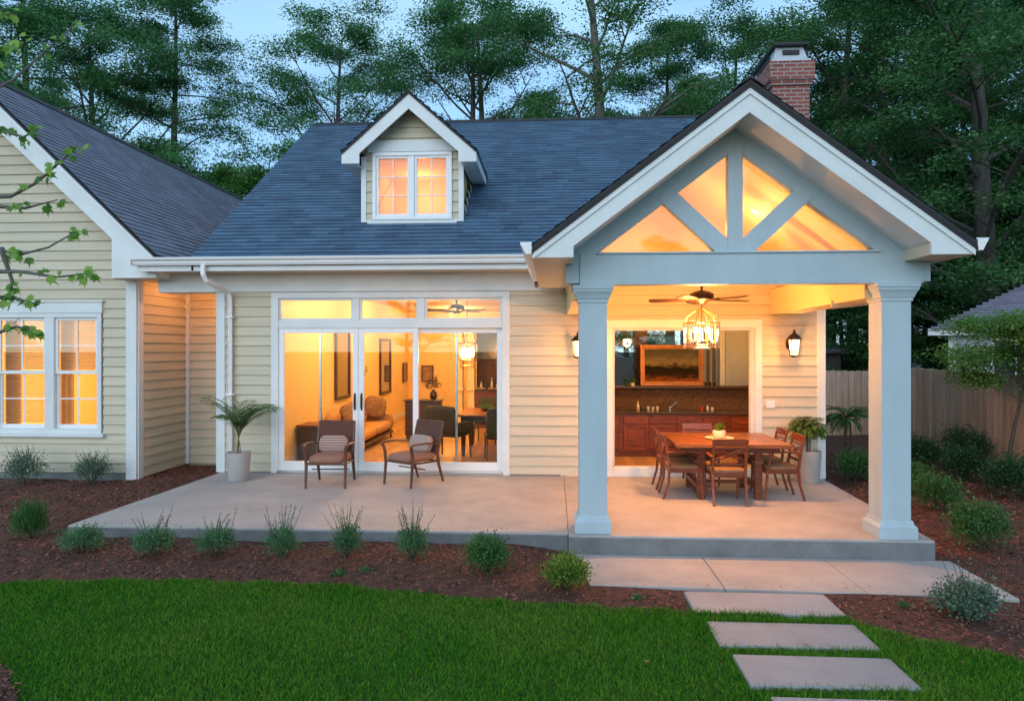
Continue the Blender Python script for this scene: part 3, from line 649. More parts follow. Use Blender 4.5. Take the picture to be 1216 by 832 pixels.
s.box(x0, x1, y1, y1 + .05, z0, z1); s.box(x0 - .05, x0, y0, y1, z0, z1); s.box(x1, x1 + .05, y0, y1, z0, z1); s.box(x0, x1, y0, y1, z1, z1 + .05); s.box(x0, x1, y0, y1, z0 - .05, z0); D(s, 'room_wall', M_INT)
# valley flashing strip between dormer and main roof is left to the shingles
light('lamp_light', (DC - .1, 12.1, 4.7), 4.2, col=(1, .40, .13), r=.1)

# ================================================================ INTERIOR SHELL
def room(x0, x1, y0, y1, z0, z1, holes=False, floorz=None):
    s = MB(); s.box(x0 - .1, x0, y0, y1, z0, z1); s.box(x1, x1 + .1, y0, y1, z0, z1); s.box(x0, x1, y1, y1 + .1, z0, 1.21 if holes else z1); H(s, 'room_wall', M_INT)
    s = MB(); s.box(x0 - .1, x1 + .1, y0, y1 + .1, z1, z1 + .08); H(s, 'room_ceiling', M_INTC)
    s = MB(); x = x0
    while x < x1: xe = min(x + .13, x1); s.box(x, xe - .002, y0, y1, z0 - .03, z0); x = xe
    s.box(x0, x1, y0, y1, z0 - .09, z0 - .031); H(s, 'room_floor', M_FLOOR)
    s = MB(); s.box(x0, x0 + .015, y0, y1, z0, z0 + .12); s.box(x0 + .015, x1, y1 - .015, y1, z0, z0 + .12); H(s, 'skirting_board', M_TRIM)
room(-4.30, .42, W + .125, 20.0, .04, 3.05)
room(.68, 3.75, W + .145, 12.55, .05, 2.75, True)
# ================================================================ SETTING: ground, beds, lawn, patio
M_SOIL = mat('forest_floor', (.045, .035, .022), .9, var=.5, vscale=1.5, bump=.5, bscale=10)
M_MULCH = mat('mulch_bed', (.13, .048, .03), .95, var=.6, vscale=14, bump=1, bscale=60, rnd=.3)
M_CHIP = mat('bark_chips', (.23, .092, .052), .9, var=.4, vscale=30, rnd=.75)
M_TURF = mat('turf_soil', (.035, .10, .018), .95, var=.5, vscale=9, bump=1, bscale=50)
M_GRASS = mat('grass_blades', (.034, .20, .007), .7, rnd=.7, var=.35, vscale=.7, var2=(.125, .27, .028), sub=.35, spec=.12)
EDGE = [(-16, 4.9), (-9, 5.55), (-4.99, 5.87), (-3.49, 5.99), (-1.94, 6.02), (-1.15, 5.87), (-.41, 5.74), (.29, 5.63), (1.08, 5.50), (2.30, 5.44), (2.7, 5.12), (3.17, 4.82), (4.0, 4.35), (5.5, 3.7), (9, 2.9), (16, 1.9)]
EX = np.array([p[0] for p in EDGE]); EYY = np.array([p[1] for p in EDGE])
def edge(x): return np.interp(x, EX, EYY) + .025 * np.sin(np.asarray(x) * 9.1) + .015 * np.sin(np.asarray(x) * 23.)
def mz(x, y):
    """mulch height: banked up against the patio on the left, lower by the step pad"""
    x = np.asarray(x, float); y = np.asarray(y, float)
    a = np.clip((.35 - x) / .9, 0, 1); a = a * a * (3 - 2 * a); b = np.clip((y - edge(x)) / .6, 0, 1)
    r = np.clip((x - 3.9) / .8, 0, 1) * np.clip((y - 6.2) / .8, 0, 1)
    return -.215 + .085 * a * b + .075 * r + (.010 * np.sin(x * 3.1 + y * 2) + .008 * np.sin(y * 5.3 - x * 1.7)) * b - .028 * np.clip(1 - (y - edge(x)) / .10, 0, 1)
s = MB(); s.add([(-900, -900, -.32), (900, -900, -.32), (900, 900, -.32), (-900, 900, -.32)], [(0, 1, 2, 3)]); tag(s.build('ground', M_SOIL), kind='structure')
def grid(name, xs, ys, zf, m, keep=None):
    X, Y = np.meshgrid(xs, ys); Z = zf(X, Y); V = np.stack([X, Y, Z], -1).reshape(-1, 3); nx = len(xs); ny = len(ys)
    i = (np.arange(ny - 1)[:, None] * nx + np.arange(nx - 1)[None, :]).ravel(); F = np.stack([i, i + 1, i + nx + 1, i + nx], 1)
    if keep is not None:
        c = V[F].mean(1); F = F[keep(c[:, 0], c[:, 1])]
    return tag(npmesh(name, V, F, np.random.RandomState(1).rand(len(F)), m, smooth=True), kind='structure')
rs = np.random.RandomState(5)
grid('mulch_bed', np.linspace(-13, 10, 461), np.linspace(2.0, 20, 361), lambda x, y: mz(x, y) + .004 * rs.rand(*x.shape), M_MULCH,
     lambda x, y: (y > edge(x) - .06) & ~((x > -5.2) & (x < 3.8) & (y > 7.3)))
# lawn as strips following its edge
xs = np.linspace(-16, 16, 241); T = np.linspace(0, 1, 40) ** .5
V = []; 
for x in xs:
    e = float(edge(x)); ys = -14 + (e + 14) * T; V += [(x, y, -.212 + .012 * math.sin(x * 1.3 + y) + .008 * math.sin(y * 2.7 - x) - (.03 if k == len(T) - 1 else 0)) for k, y in enumerate(ys)]
n = len(T); i = (np.arange(240)[:, None] * n + np.arange(n - 1)[None, :]).ravel()
tag(npmesh('lawn', V, np.stack([i, i + n, i + n + 1, i + 1], 1), np.zeros(len(i)), M_TURF, smooth=True), kind='structure')
CBX, CBY, CBR = -3.95, 3.55, .80
s = MB(); s.add([(CBX + CBR * (1 + .05 * math.sin(k * .9)) * math.cos(k * math.pi / 20), CBY + CBR * (1 + .05 * math.sin(k * .9)) * math.sin(k * math.pi / 20), -.185) for k in range(40)], [tuple(range(40))])
tag(s.build('mulch_ring', M_MULCH), kind='structure')
# stepping stones
STONES = [(1.12, 2.30, 5.50, 5.985), (1.165, 2.28, 4.90, 5.34), (1.22, 2.27, 4.33, 4.77), (1.30, 2.26, 3.74, 4.20)]
def in_stone(x, y, g=.02):
    r = np.zeros(len(x), bool)
    for a, b, c, d in STONES: r |= (x > a - g) & (x < b + g) & (y > c - g) & (y < d + g)
    return r
def in_hard(x, y):
    return ((x > -5.25) & (x < .2) & (y > 7.1)) | ((x > .15) & (x < 3.95) & (y > 6.0) & (y < 7.2)) | ((x > .1) & (x < 3.85) & (y > 7.0)) | ((x < -6.5) & (y > 10.3)) | ((x < 4.0) & (y > 10.35) & (x > -5.3)) | ((y > 11.75) & (x < -5))
# bark chips
def chips(N, x0, x1, y0, y1, zf, keep, seed, smin=.012, smax=.048):
    r = np.random.RandomState(seed); x = r.uniform(x0, x1, N); y = r.uniform(y0, y1, N); k = keep(x, y); x = x[k]; y = y[k]; n = len(x)
    z = zf(x, y) + r.uniform(.0, .016, n); L = smin + (smax - smin) * r.rand(n) ** 2; Wd = L * r.uniform(.2, .5, n); a = r.uniform(0, 2 * np.pi, n); tl = r.normal(0, .35, n); t2 = r.normal(0, .35, n)
    u = np.stack([np.cos(a) * np.cos(tl), np.sin(a) * np.cos(tl), np.sin(tl)], 1) * L[:, None] / 2
    v = np.stack([-np.sin(a) * np.cos(t2), np.cos(a) * np.cos(t2), np.sin(t2)], 1) * Wd[:, None] / 2
    c = np.stack([x, y, z], 1); V = np.stack([c - u - v, c + u - v * .7, c + u * .9 + v, c - u * .8 + v], 1).reshape(-1, 3)
    return V, np.arange(4 * n).reshape(n, 4), r.rand(n)
A = [chips(150000, -9.5, 9.0, 3.2, 9, mz, lambda x, y: (y > edge(x) - .06 + .08 * np.random.RandomState(3).rand(len(x))) & ~in_hard(x, y) & ~in_stone(x, y, 0) , 11),
     chips(60000, -9.5, 9.0, 8.8, 14, mz, lambda x, y: ~in_hard(x, y), 12, .02, .06),
     chips(160, -5.2, .1, 7.14, 7.32, lambda x, y: np.full(len(x), .002), lambda x, y: np.ones(len(x), bool), 14, .008, .025), chips(140, .4, 3.6, 6.1, 6.32, lambda x, y: np.full(len(x), -.186), lambda x, y: np.ones(len(x), bool), 15, .008, .025), chips(5000, -4.8, -3.1, 2.7, 4.5, lambda x, y: np.full(len(x), -.18), lambda x, y: (x - CBX) ** 2 + (y - CBY) ** 2 < CBR ** 2 * 1.03, 13)]
Vs, Fs, Rs, o_ = [], [], [], 0
for v_, f_, r_ in A: Vs.append(v_); Fs.append(f_ + o_); Rs.append(r_); o_ += len(v_)
tag(npmesh('bark_mulch', np.concatenate(Vs), np.concatenate(Fs), np.concatenate(Rs), M_CHIP), kind='stuff', label='red brown shredded bark mulch covering the planting beds', cat='mulch')
# grass blades (two-segment, bent)
def blades(N, x0, x1, y0, y1, seed, h0=.014, h1=.038, keepx=None):
    r = np.random.RandomState(seed); x = r.uniform(x0, x1, N); y = y0 + (y1 - y0) * r.rand(N); e = edge(x)
    k = (y < e + .05 * r.rand(N) ** 2 + .015) & ((x - CBX) ** 2 + (y - CBY) ** 2 > (CBR - .04) ** 2) & ~in_stone(x, y, -.008)
    if keepx is not None: k &= keepx(x, y)
    x = x[k]; y = y[k]; n = len(x); z = -.214 + .012 * np.sin(x * 1.3 + y) + .008 * np.sin(y * 2.7 - x)
    h = r.uniform(h0, h1, n) * (1 + .25 * np.sin(x * 2.2 + 1.3 * np.sin(y * 3)) * .5); a = r.uniform(0, 2 * np.pi, n); w_ = r.uniform(.0014, .003, n); b = r.uniform(.2, 1.5, n) * h
    c = np.stack([x, y, z], 1); sd = np.stack([-np.sin(a), np.cos(a), 0 * a], 1) * w_[:, None]; ln = np.stack([np.cos(a) * b, np.sin(a) * b, h], 1)
    mid = c + ln * np.array([.35, .35, .62]); tip = c + ln
    V = np.stack([c - sd, c + sd, mid + sd * .8, mid - sd * .8, tip], 1).reshape(-1, 3)
    i = np.arange(n) * 5
    F = np.concatenate([np.stack([i, i + 1, i + 2], 1), np.stack([i, i + 2, i + 3], 1), np.stack([i + 3, i + 2, i + 4], 1)]); rr = r.rand(n)
    return V, F, np.concatenate([rr, rr, rr])
A = [blades(620000, -6.5, 6.5, 3.0, 6.1, 21, keepx=lambda x, y: np.abs(x) < y * .85 + .8),
     blades(26000, 1.0, 2.5, 4.1, 5.56, 22, .03, .065, keepx=lambda x, y: in_stone(x, y, .05))]
Vs, Fs, Rs, o_ = [], [], [], 0
for v_, f_, r_ in A: Vs.append(v_); Fs.append(f_ + o_); Rs.append(r_); o_ += len(v_)
tag(npmesh('grass', np.concatenate(Vs), np.concatenate(Fs), np.concatenate(Rs), M_GRASS), kind='stuff', label='short mown green lawn grass in front of the beds', cat='grass')
# patio, porch slab, lower pad
def slab(name, poly, zt, zb, m, kerb=True):
    s = MB(); s.prism([(x, y, zb) for x, y in poly], (0, 0, zt - zb)); o = s.build(name, m, bevel=.008); tag(o, kind='structure'); return o
slab('patio', [(-5.29, 7.14), (.150, 7.14), (.150, 10.385), (-5.20, 10.385)], -.002, -.3, M_CONC)
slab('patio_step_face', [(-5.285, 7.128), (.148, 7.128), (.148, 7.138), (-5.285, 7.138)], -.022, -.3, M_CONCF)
slab('porch_floor', [(.154, 7.06), (3.80, 7.06), (3.98, 10.385), (.154, 10.385)], 0, -.3, M_CONC)
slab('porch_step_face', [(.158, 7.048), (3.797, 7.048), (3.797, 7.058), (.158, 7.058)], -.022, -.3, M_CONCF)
slab('step_pad', [(.32, 6.14), (1.5, 6.10), (1.5, 7.045), (.22, 7.045)], -.19, -.32, M_CONC)
slab('step_pad', [(1.506, 6.10), (2.7, 6.06), (2.7, 7.045), (1.506, 7.045)], -.19, -.32, M_CONC)
slab('step_pad', [(2.706, 6.06), (3.45, 6.04), (3.92, 6.00), (3.93, 7.045), (2.706, 7.045)], -.19, -.32, M_CONC)
lab = ['first bluestone stepping slab, set in mulch against the porch step pad', 'second bluestone stepping slab from the porch, with grass strips on both sides', 'large stepping slab nearest the camera that shows whole', 'stepping slab cut off by the bottom edge of the picture']
for k, (a, b, c, d) in enumerate(STONES):
    s = MB(); s.box(a, b, c, d, -.30, -.178); o = s.build('stepping_stone', M_STONE, bevel=.012); tag(o, lab[k], 'stepping stone', 'stepping stones leading to the porch')
s = MB(); s.box(-6.5, -5.3, 10.5, 11.75, -.25, -.14); tag(s.build('recess_bed', M_MULCH), kind='structure')
# leaves fallen on the lawn
M_FALL = mat('fallen_leaf', (.35, .12, .04), .7, rnd=.3)
# ================================================================ VEGETATION
def leafcol(name, c, **k): return mat(name, c, k.pop('rough', .5), rnd=k.pop('rnd', .45), var=.3, vscale=k.pop('vscale', 1.2), sub=k.pop('sub', .42), **k)
M_BARK = mat('tree_bark', (.085, .075, .065), .9, var=.5, vscale=5, bump=1, bscale=14, stretch=(3, 3, .6))
M_BARKG = mat('grey_bark', (.17, .155, .135), .9, var=.45, vscale=5, bump=1, bscale=14, stretch=(3, 3, .6))
M_LEAF_A = leafcol('tree_leaf_teal', (.085, .26, .08)); M_LEAF_B = leafcol('tree_leaf_green', (.085, .24, .06)); M_LEAF_C = leafcol('tree_leaf_dark', (.07, .21, .06))
M_LEAF_D = leafcol('tree_leaf_bright', (.10, .28, .06))
def rhomb(c, d, nrm, L, Wd, r):
    """leaf quads: centre c, axis d, normal nrm"""
    d = d / np.linalg.norm(d, axis=1, keepdims=True); s = np.cross(d, nrm); s /= np.linalg.norm(s, axis=1, keepdims=True) + 1e-9
    L = L[:, None]; Wd = Wd[:, None]
    V = np.stack([c - d * L * .5, c + s * Wd * .5 - d * L * .05, c + d * L * .5, c - s * Wd * .5 - d * L * .05], 1).reshape(-1, 3)
    return V, np.arange(len(c) * 4).reshape(-1, 4)
def tree_meshes(seed, Ht, tr, cb, cr, limbs, per, style='oak', leaf=.12, sub=5, lean=.3, flat=.38, cl=.75):
    r = np.random.RandomState(seed); rr = random.Random(seed)
    wood_mb = MB(); tp = []
    ax, ay = rr.uniform(-lean, lean), rr.uniform(-lean, lean)
    for i in range(9):
        t = i / 8; tp.append(Vector((ax * t * t * 3 + .12 * math.sin(t * 5 + seed), ay * t * t * 3 + .12 * math.cos(t * 4 + seed), Ht * .95 * t)))
    def trunk(t): t = min(max(t, 0), .999) * 8; i = int(t); return tp[i].lerp(tp[i + 1], t - i)
    wood_mb.tube(tp, [tr * (1.25 if i == 0 else 1) * (1 - .85 * (i / 8)) for i in range(9)], 9)
    C = []
    for k in range(limbs):
        t = cb / Ht + (1 - cb / Ht) * ((k + rr.random()) / limbs); a = k * 2.4 + rr.uniform(-.5, .5); p0 = trunk(t)
        q = (t - cb / Ht) / (1 - cb / Ht)
        if style == 'pine': prof = (1 - q) ** .7 * (.55 + .45 * min(1, q * 5)) + .08; rise = .12 + .25 * q
        else: prof = math.sin(math.pi * (.22 + .72 * q)) ** .8; rise = .45 + .5 * q
        Lm = cr * prof * rr.uniform(.7, 1.12); d = Vector((math.cos(a), math.sin(a), rise)).normalized()
        pts = [p0]; m = 5
        for i in range(m):
            d = (d + Vector((rr.uniform(-.22, .22), rr.uniform(-.22, .22), rr.uniform(-.08, .16) if style != 'pine' else rr.uniform(-.1, .06)))).normalized(); pts.append(pts[-1] + d * Lm / m)
        r0 = tr * .34 * (1 - .6 * q) * (Lm / cr) ** .5
        wood_mb.tube(pts, [r0 * (1 - .8 * i / m) for i in range(m + 1)], 5)
        C.append(pts[-1])
        for j in range(sub):
            u = rr.uniform(.3, 1) * m; i = min(int(u), m - 1); b = pts[i].lerp(pts[i + 1], u - i); a2 = a + rr.choice((-1, 1)) * rr.uniform(.5, 1.3)
            d2 = Vector((math.cos(a2), math.sin(a2), rr.uniform(-.1, .5))).normalized(); l2 = Lm * rr.uniform(.22, .45); e = b + d2 * l2; mid = b.lerp(e, .5) + Vector((0, 0, l2 * .07))
            wood_mb.tube([b, mid, e], [r0 * .35, r0 * .25, r0 * .1], 4, cap=False); C += [e, mid.lerp(e, rr.random() * .6)]
            for _ in range(1):
                a3 = a2 + rr.uniform(-1.2, 1.2); e3 = mid + Vector((math.cos(a3), math.sin(a3), rr.uniform(-.1, .5))) * l2 * .6; wood_mb.tube([mid, e3], [r0 * .2, r0 * .07], 3, cap=False); C.append(e3)
    C = np.array([list(c) for c in C]); n = len(C); sz = r.uniform(.6, 1.25, n) * cl
    idx = np.repeat(np.arange(n), (per * sz ** 2 / cl ** 2).astype(int)); N = len(idx)
    p = r.normal(0, .50, (N, 3)); p *= np.minimum(1, 1.25 / (np.linalg.norm(p, axis=1, keepdims=True) + 1e-6)); p[:, 2] *= flat
    c = C[idx] + p * sz[idx][:, None]; c[:, 2] -= .10 * (p[:, 0] ** 2 + p[:, 1] ** 2) * sz[idx]
    d = r.normal(0, 1, (N, 3)); d[:, 2] = d[:, 2] * .35 - .15; nm = r.normal(0, .75, (N, 3)) + [0, 0, .45]
    V, F = rhomb(c, d, nm, r.uniform(.6, 1.3, N) * leaf, r.uniform(.3, .6, N) * leaf, r)
    ct = r.rand(n); rnd = np.clip(ct[idx] * .55 + r.rand(N) * .45, 0, 1)
    return wood_mb, V, F, rnd
TREE = {}
def tree_proto(key, name, mleaf, mbark, *a, **k):
    wmb, V, F, rnd = tree_meshes(*a, **k)
    e = empty(name); tk = wmb.build('trunk', mbark, e, smooth=True); cr_ = npmesh('crown', V, F, rnd, mleaf, e); TREE[key] = [e, False]
tree_proto('oak', 'broadleaf_tree', M_LEAF_A, M_BARK, 3, 17, .30, 3.8, 5.4, 24, 240, sub=5)
tree_proto('oak2', 'broadleaf_tree', M_LEAF_B, M_BARKG, 8, 18, .38, 5.0, 5.0, 20, 190, sub=4)
tree_proto('pine', 'pine_tree', M_LEAF_A, M_BARK, 12, 20, .28, 4.0, 5.2, 36, 190, style='pine', sub=4, lean=.1, flat=.22, cl=.85)
tree_proto('dense', 'broadleaf_tree', M_LEAF_C, M_BARK, 17, 17, .36, 1.8, 5.2, 32, 210, sub=5)
tree_proto('low', 'understory_tree', M_LEAF_D, M_BARK, 23, 8.5, .16, .8, 3.0, 26, 230, sub=4, leaf=.11, cl=.6)
tree_proto('lowdark', 'understory_tree', M_LEAF_C, M_BARK, 29, 8, .15, .5, 3.2, 28, 230, sub=4, leaf=.11, cl=.65)
def put_tree(key, px, D, sc_, rz, label, cat='tree', group='trees behind the house', z=-.3):
    e, used = TREE[key]; o = e if not used else copy_tree(e); TREE[key][1] = True
    a = (px - 608) / 810.67; x = -math.sin(R_(3.5)) + a * math.cos(R_(3.5)); y = math.cos(R_(3.5)) + a * math.sin(R_(3.5))
    o.location = (round(x * D, 2), round(y * D, 2), z); o.scale = (sc_,) * 3; o.rotation_euler = (0, 0, rz)
    tag(o, label, cat, group)
put_tree('pine', 30, 27, 1.0, .3, 'tall layered tree furthest left behind the left wing')
put_tree('oak', 118, 28, .95, 1.3, 'tall dark tree with forking limbs above the left wing ridge')
put_tree('pine', 207, 29, .95, 2.3, 'layered conifer above the right end of the left wing ridge')
put_tree('low', 262, 27, 1.12, .5, 'bright bushy low tree in the gap between left wing and main roof')
put_tree('lowdark', 190, 29, 1.15, 2.9, 'dark low tree showing just over the left wing ridge')
put_tree('oak', 395, 31, .98, 3.5, 'airy tall tree just left of the dormer')
put_tree('low', 425, 27, 1.22, 2.4, 'bright low tree crown behind the ridge left of the dormer')
put_tree('lowdark', 345, 29, 1.05, 1.1, 'dark low tree at the left end of the main ridge')
put_tree('oak', 558, 28, .98, 5.0, 'large dense tree with paired trunks right of the dormer peak')
put_tree('oak2', 585, 29, .92, .4, 'leaning tree sharing the clump right of the dormer')
put_tree('oak2', 715, 26, 1.05, 2.0, 'open crowned tree with thick pale grey trunk above mid roof')
put_tree('low', 640, 33, .95, 4.0, 'small far crown just above the ridge between two tall trees')
put_tree('pine', 793, 31, .9, 4.4, 'slender straight tree between the pale trunk and the porch gable')
put_tree('oak', 868, 31, .98, 2.5, 'tall spreading tree directly above the porch gable peak')
put_tree('oak2', 985, 28, 1.0, 3.3, 'airy light tree just right of the brick chimney')
put_tree('dense', 1060, 26, 1.02, 1.0, 'dense green tree above the middle of the right porch rake')
put_tree('dense', 1172, 21, 1.05, 2.2, 'nearest dark tree with a thick bare trunk beside the right gutter end')
put_tree('oak', 1120, 30, 1.05, .9, 'tall tree filling the upper right sky behind the dark trunk')
put_tree('dense', 1245, 25, 1.05, 4.6, 'dark tree cut by the right edge of the picture')
put_tree('dense', 1010, 36, 1.0, 3.0, 'far dark tree in the gap right of the chimney')
put_tree('dense', 1170, 34, 1.1, 5.5, 'furthest dark tree in the right hand wood')
put_tree('lowdark', 1000, 27, .85, 1.7, 'low dark tree behind the back fence beside the house corner')
put_tree('lowdark', 1080, 25, .95, 4.4, 'low dark tree behind the fence right of the porch column')
put_tree('low', 1110, 29, 1.0, 5.2, 'mid green bushy tree above the long fence')
put_tree('lowdark', 1165, 27, 1.15, 3.6, 'dark bushy tree behind the neighbouring roof')
put_tree('lowdark', 1240, 23, 1.2, .2, 'dark low tree at the right picture edge above the neighbouring roof')
put_tree('dense', 40, 34, .9, 3.9, 'far dense tree behind the left wing')
put_tree('lowdark', 90, 31, 1.3, 4.9, 'dark understory crown filling the gap over the left wing')
put_tree('low', 748, 24, .8, 1.2, 'added bushy tree behind the bar window, in place of a reflection')  # added tree standing in for greenery reflected in the bar glass
put_tree('dense', 500, 37, .72, .9, 'far tree seen between the tall crowns right of the dormer')

# garden trees that only show reflected in the glass, standing behind the photographer
for k, (x, y, s_, kk, lb) in enumerate([(-9, -24, .5, 'oak', 'tree at the far end of the lawn reflected in the transom'), (-1.5, -27, .5, 'oak2', 'tree at the end of the garden reflected in the doors'), (6, -25, .5, 'oak', 'garden tree reflected in the bar mirror'), (13, -27, .5, 'dense', 'dense garden tree reflected in the bar mirror corner')]):
    o = copy_tree(TREE[kk][0]); o.location = (x, y, -.3); o.scale = (s_,) * 3; o.rotation_euler = (0, 0, k * 1.7); tag(o, lb, 'tree', 'trees across the garden')

# --- shrubs
def shrub_mesh(seed, Rr, Hh, N, L, Wd, stems=14, sprigs=0, sprig_h=.3, upright=.2, clump=40):
    r = np.random.RandomState(seed); rr = random.Random(seed)
    th = r.uniform(0, 2 * np.pi, clump); ph = np.arccos(r.uniform(-.1, 1, clump)); rad = r.uniform(.45, .85, clump)
    C = np.stack([np.sin(ph) * np.cos(th) * Rr * rad, np.sin(ph) * np.sin(th) * Rr * rad, Hh * .42 + np.cos(ph) * Hh * .5 * rad], 1)
    N = int(N * 1.5); idx = r.randint(0, clump, N); p = r.normal(0, .24, (N, 3)) * np.array([Rr, Rr, Hh * .62]); c = C[idx] + p; c[:, 2] = np.maximum(c[:, 2], .015)
    out = c - np.array([0, 0, Hh * .3]); out /= np.linalg.norm(out, axis=1, keepdims=True); d = out + r.normal(0, .6, (N, 3)) + [0, 0, upright]; nm = out * .7 + r.normal(0, .6, (N, 3)) + [0, 0, .5]
    lens = r.uniform(.6, 1.3, N) * L; wd = lens * Wd / L * r.uniform(.8, 1.2, N); col = np.clip(.6 * r.rand(clump)[idx] + .4 * r.rand(N), 0, 1)
    S = MB()
    for k in range(stems):
        e = C[k % clump]; S.tube([(rr.uniform(-.03, .03), rr.uniform(-.03, .03), -.03), (e[0] * .5, e[1] * .5, e[2] * .5), tuple(e)], [.006, .004, .002], 4, cap=False)
    cs, ds, ns, ls, ws, cc = [c], [d], [nm], [lens], [wd], [col]
    for k in range(sprigs):
        a = rr.uniform(0, 6.28); q = rr.uniform(0, .75) * Rr; b = Vector((math.cos(a) * q, math.sin(a) * q, Hh * .7)); tip = b + Vector((math.cos(a) * rr.uniform(.02, .16), math.sin(a) * rr.uniform(.02, .16), sprig_h * rr.uniform(.5, 1)))
        S.tube([b, b.lerp(tip, .5) + Vector((0, 0, .01)), tip], [.003, .0022, .0012], 4, cap=False)
        m = 14; t = r.rand(m); q_ = np.array(b)[None] * (1 - t[:, None]) + np.array(tip)[None] * t[:, None]; cs.append(q_ + r.normal(0, .006, (m, 3))); ds.append(r.normal(0, .7, (m, 3)) + [0, 0, .8]); ns.append(r.normal(0, 1, (m, 3))); ls.append(np.full(m, L * .8)); ws.append(np.full(m, Wd * .6)); cc.append(r.rand(m))
    V, F = rhomb(np.concatenate(cs), np.concatenate(ds), np.concatenate(ns), np.concatenate(ls), np.concatenate(ws), r)
    return S, V, F, np.concatenate(cc)
M_STEM = mat('shrub_stem', (.07, .05, .03), .8, var=.3)
M_SH1 = leafcol('shrub_leaf_grey_green', (.10, .25, .11)); M_SH2 = leafcol('shrub_leaf_green', (.07, .20, .05)); M_SH3 = leafcol('shrub_leaf_lime', (.15, .27, .035)); M_SH4 = leafcol('shrub_leaf_dark', (.028, .10, .035)); M_SH5 = leafcol('shrub_leaf_silver', (.16, .26, .18))
def shrub(x, y, seed, Rr, Hh, N, L, Wd, m, label, group, name='shrub', cat='shrub', **k):
    S, V, F, c = shrub_mesh(seed, Rr, Hh, N, L, Wd, **k); z = float(mz(x, y)) if not isinstance(x, str) else 0
    e = empty(name, (x, y, z)); S.build('stem', M_STEM, e, smooth=True); npmesh('foliage', V, F, c, m, e); tag(e, label, cat, group); return e
GF = 'shrubs in the bed along the patio'; GR = 'shrubs in the right hand bed'; GW = 'shrubs under the left wing window'
shrub(-4.77, 6.62, 31, .20, .27, 1700, .026, .013, M_SH1, 'low round shrub at the front left corner of the patio, with short sprigs', GF, sprigs=6, sprig_h=.12)
shrub(-3.96, 6.55, 32, .19, .30, 1700, .026, .012, M_SH1, 'shrub with tall thin sprigs, first one right of the patio corner shrub', GF, sprigs=10, sprig_h=.26)
shrub(-3.35, 6.57, 33, .19, .28, 1700, .026, .012, M_SH1, 'sprigged shrub in front of the patio, left of the armchair with the striped pillow', GF, sprigs=11, sprig_h=.28)
shrub(-2.68, 6.60, 34, .16, .30, 1500, .026, .011, M_SH1, 'narrow sprigged shrub in front of the left armchair', GF, sprigs=14, sprig_h=.30, upright=.8)
shrub(-2.03, 6.58, 35, .15, .33, 1500, .028, .010, M_SH1, 'narrow upright shrub below the gap between the two armchairs', GF, sprigs=16, sprig_h=.32, upright=1.0)
shrub(-1.37, 6.55, 36, .15, .34, 1500, .030, .010, M_SH1, 'narrow upright shrub below the right armchair, with the longest sprigs', GF, sprigs=18, sprig_h=.36, upright=1.0)
shrub(-.62, 6.28, 37, .22, .35, 2600, .028, .015, M_SH2, 'rounded mid green shrub, second from the left porch column', GF, sprigs=3, sprig_h=.08)
shrub(.12, 6.05, 38, .19, .31, 2600, .026, .016, M_SH3, 'round lime green shrub at the corner of the porch step pad', GF)
shrub(-5.62, 7.05, 39, .17, .40, 1700, .07, .008, M_SH2, 'grassy upright clump in the mulch left of the patio corner', GF, upright=2.2, sprigs=12, sprig_h=.2, name='grass_clump', cat='plant')
shrub(-7.91, 9.75, 40, .27, .50, 1800, .035, .014, M_SH5, 'airy grey green shrub under the left half of the wing window', GW, sprigs=14, sprig_h=.25, upright=.9)
shrub(-6.96, 9.9, 41, .25, .46, 1800, .035, .014, M_SH5, 'airy grey green shrub under the right side of the wing window', GW, sprigs=14, sprig_h=.25, upright=.9)
shrub(3.27, 5.62, 42, .23, .28, 2600, .03, .018, M_SH5, 'silvery shrub with grass blades rising from it, at the right end of the step pad', GR, sprigs=12, sprig_h=.30)
shrub(4.74, 11.0, 43, .30, .48, 2600, .035, .02, M_SH2, 'shrub seen just left of the right porch column', GR)
shrub(6.30, 12.1, 44, .31, .56, 3000, .04, .02, M_SH4, 'dark shrub against the fence just right of the porch column', GR, name='evergreen_shrub')
shrub(6.42, 11.1, 45, .32, .58, 3200, .04, .02, M_SH4, 'second dark shrub along the fence from the porch column', GR, name='evergreen_shrub')
shrub(6.25, 9.7, 46, .36, .64, 3600, .04, .02, M_SH4, 'largest dark shrub, left of the small tree trunk', GR, name='evergreen_shrub')
shrub(6.9, 9.3, 47, .31, .54, 3000, .04, .02, M_SH4, 'dark shrub at the right picture edge under the small tree', GR, name='evergreen_shrub')
shrub(5.15, 10.0, 48, .23, .46, 2200, .035, .018, M_SH2, 'small mid green shrub half hidden by the right porch column', GR)
shrub(4.85, 8.95, 49, .25, .46, 2600, .035, .018, M_SH2, 'round mid green shrub in the mulch between the column and the dark shrubs', GR)
shrub(4.42, 7.4, 50, .27, .50, 3200, .034, .018, M_SH2, 'round mid green shrub nearest the porch floor corner', GR)
shrub(5.3, 7.5, 51, .22, .12, 700, .034, .018, M_SH2, 'low creeping plant right of the nearest round shrub', GR, name='ground_plant', cat='plant')
shrub(7.3, 12.6, 52, .4, .7, 2800, .04, .02, M_SH4, 'dark shrub at the foot of the fence behind the others', GR, name='evergreen_shrub')
shrub(.72, 5.82, 53, .05, .07, 40, .028, .016, M_SH2, 'tiny seedling in the mulch in front of the step pad', 'seedlings in the mulch', name='seedling', cat='plant', stems=6, clump=8)
shrub(2.85, 5.75, 54, .05, .06, 40, .028, .016, M_SH2, 'tiny seedling in the mulch right of the first stepping slab', 'seedlings in the mulch', name='seedling', cat='plant', stems=6, clump=8)
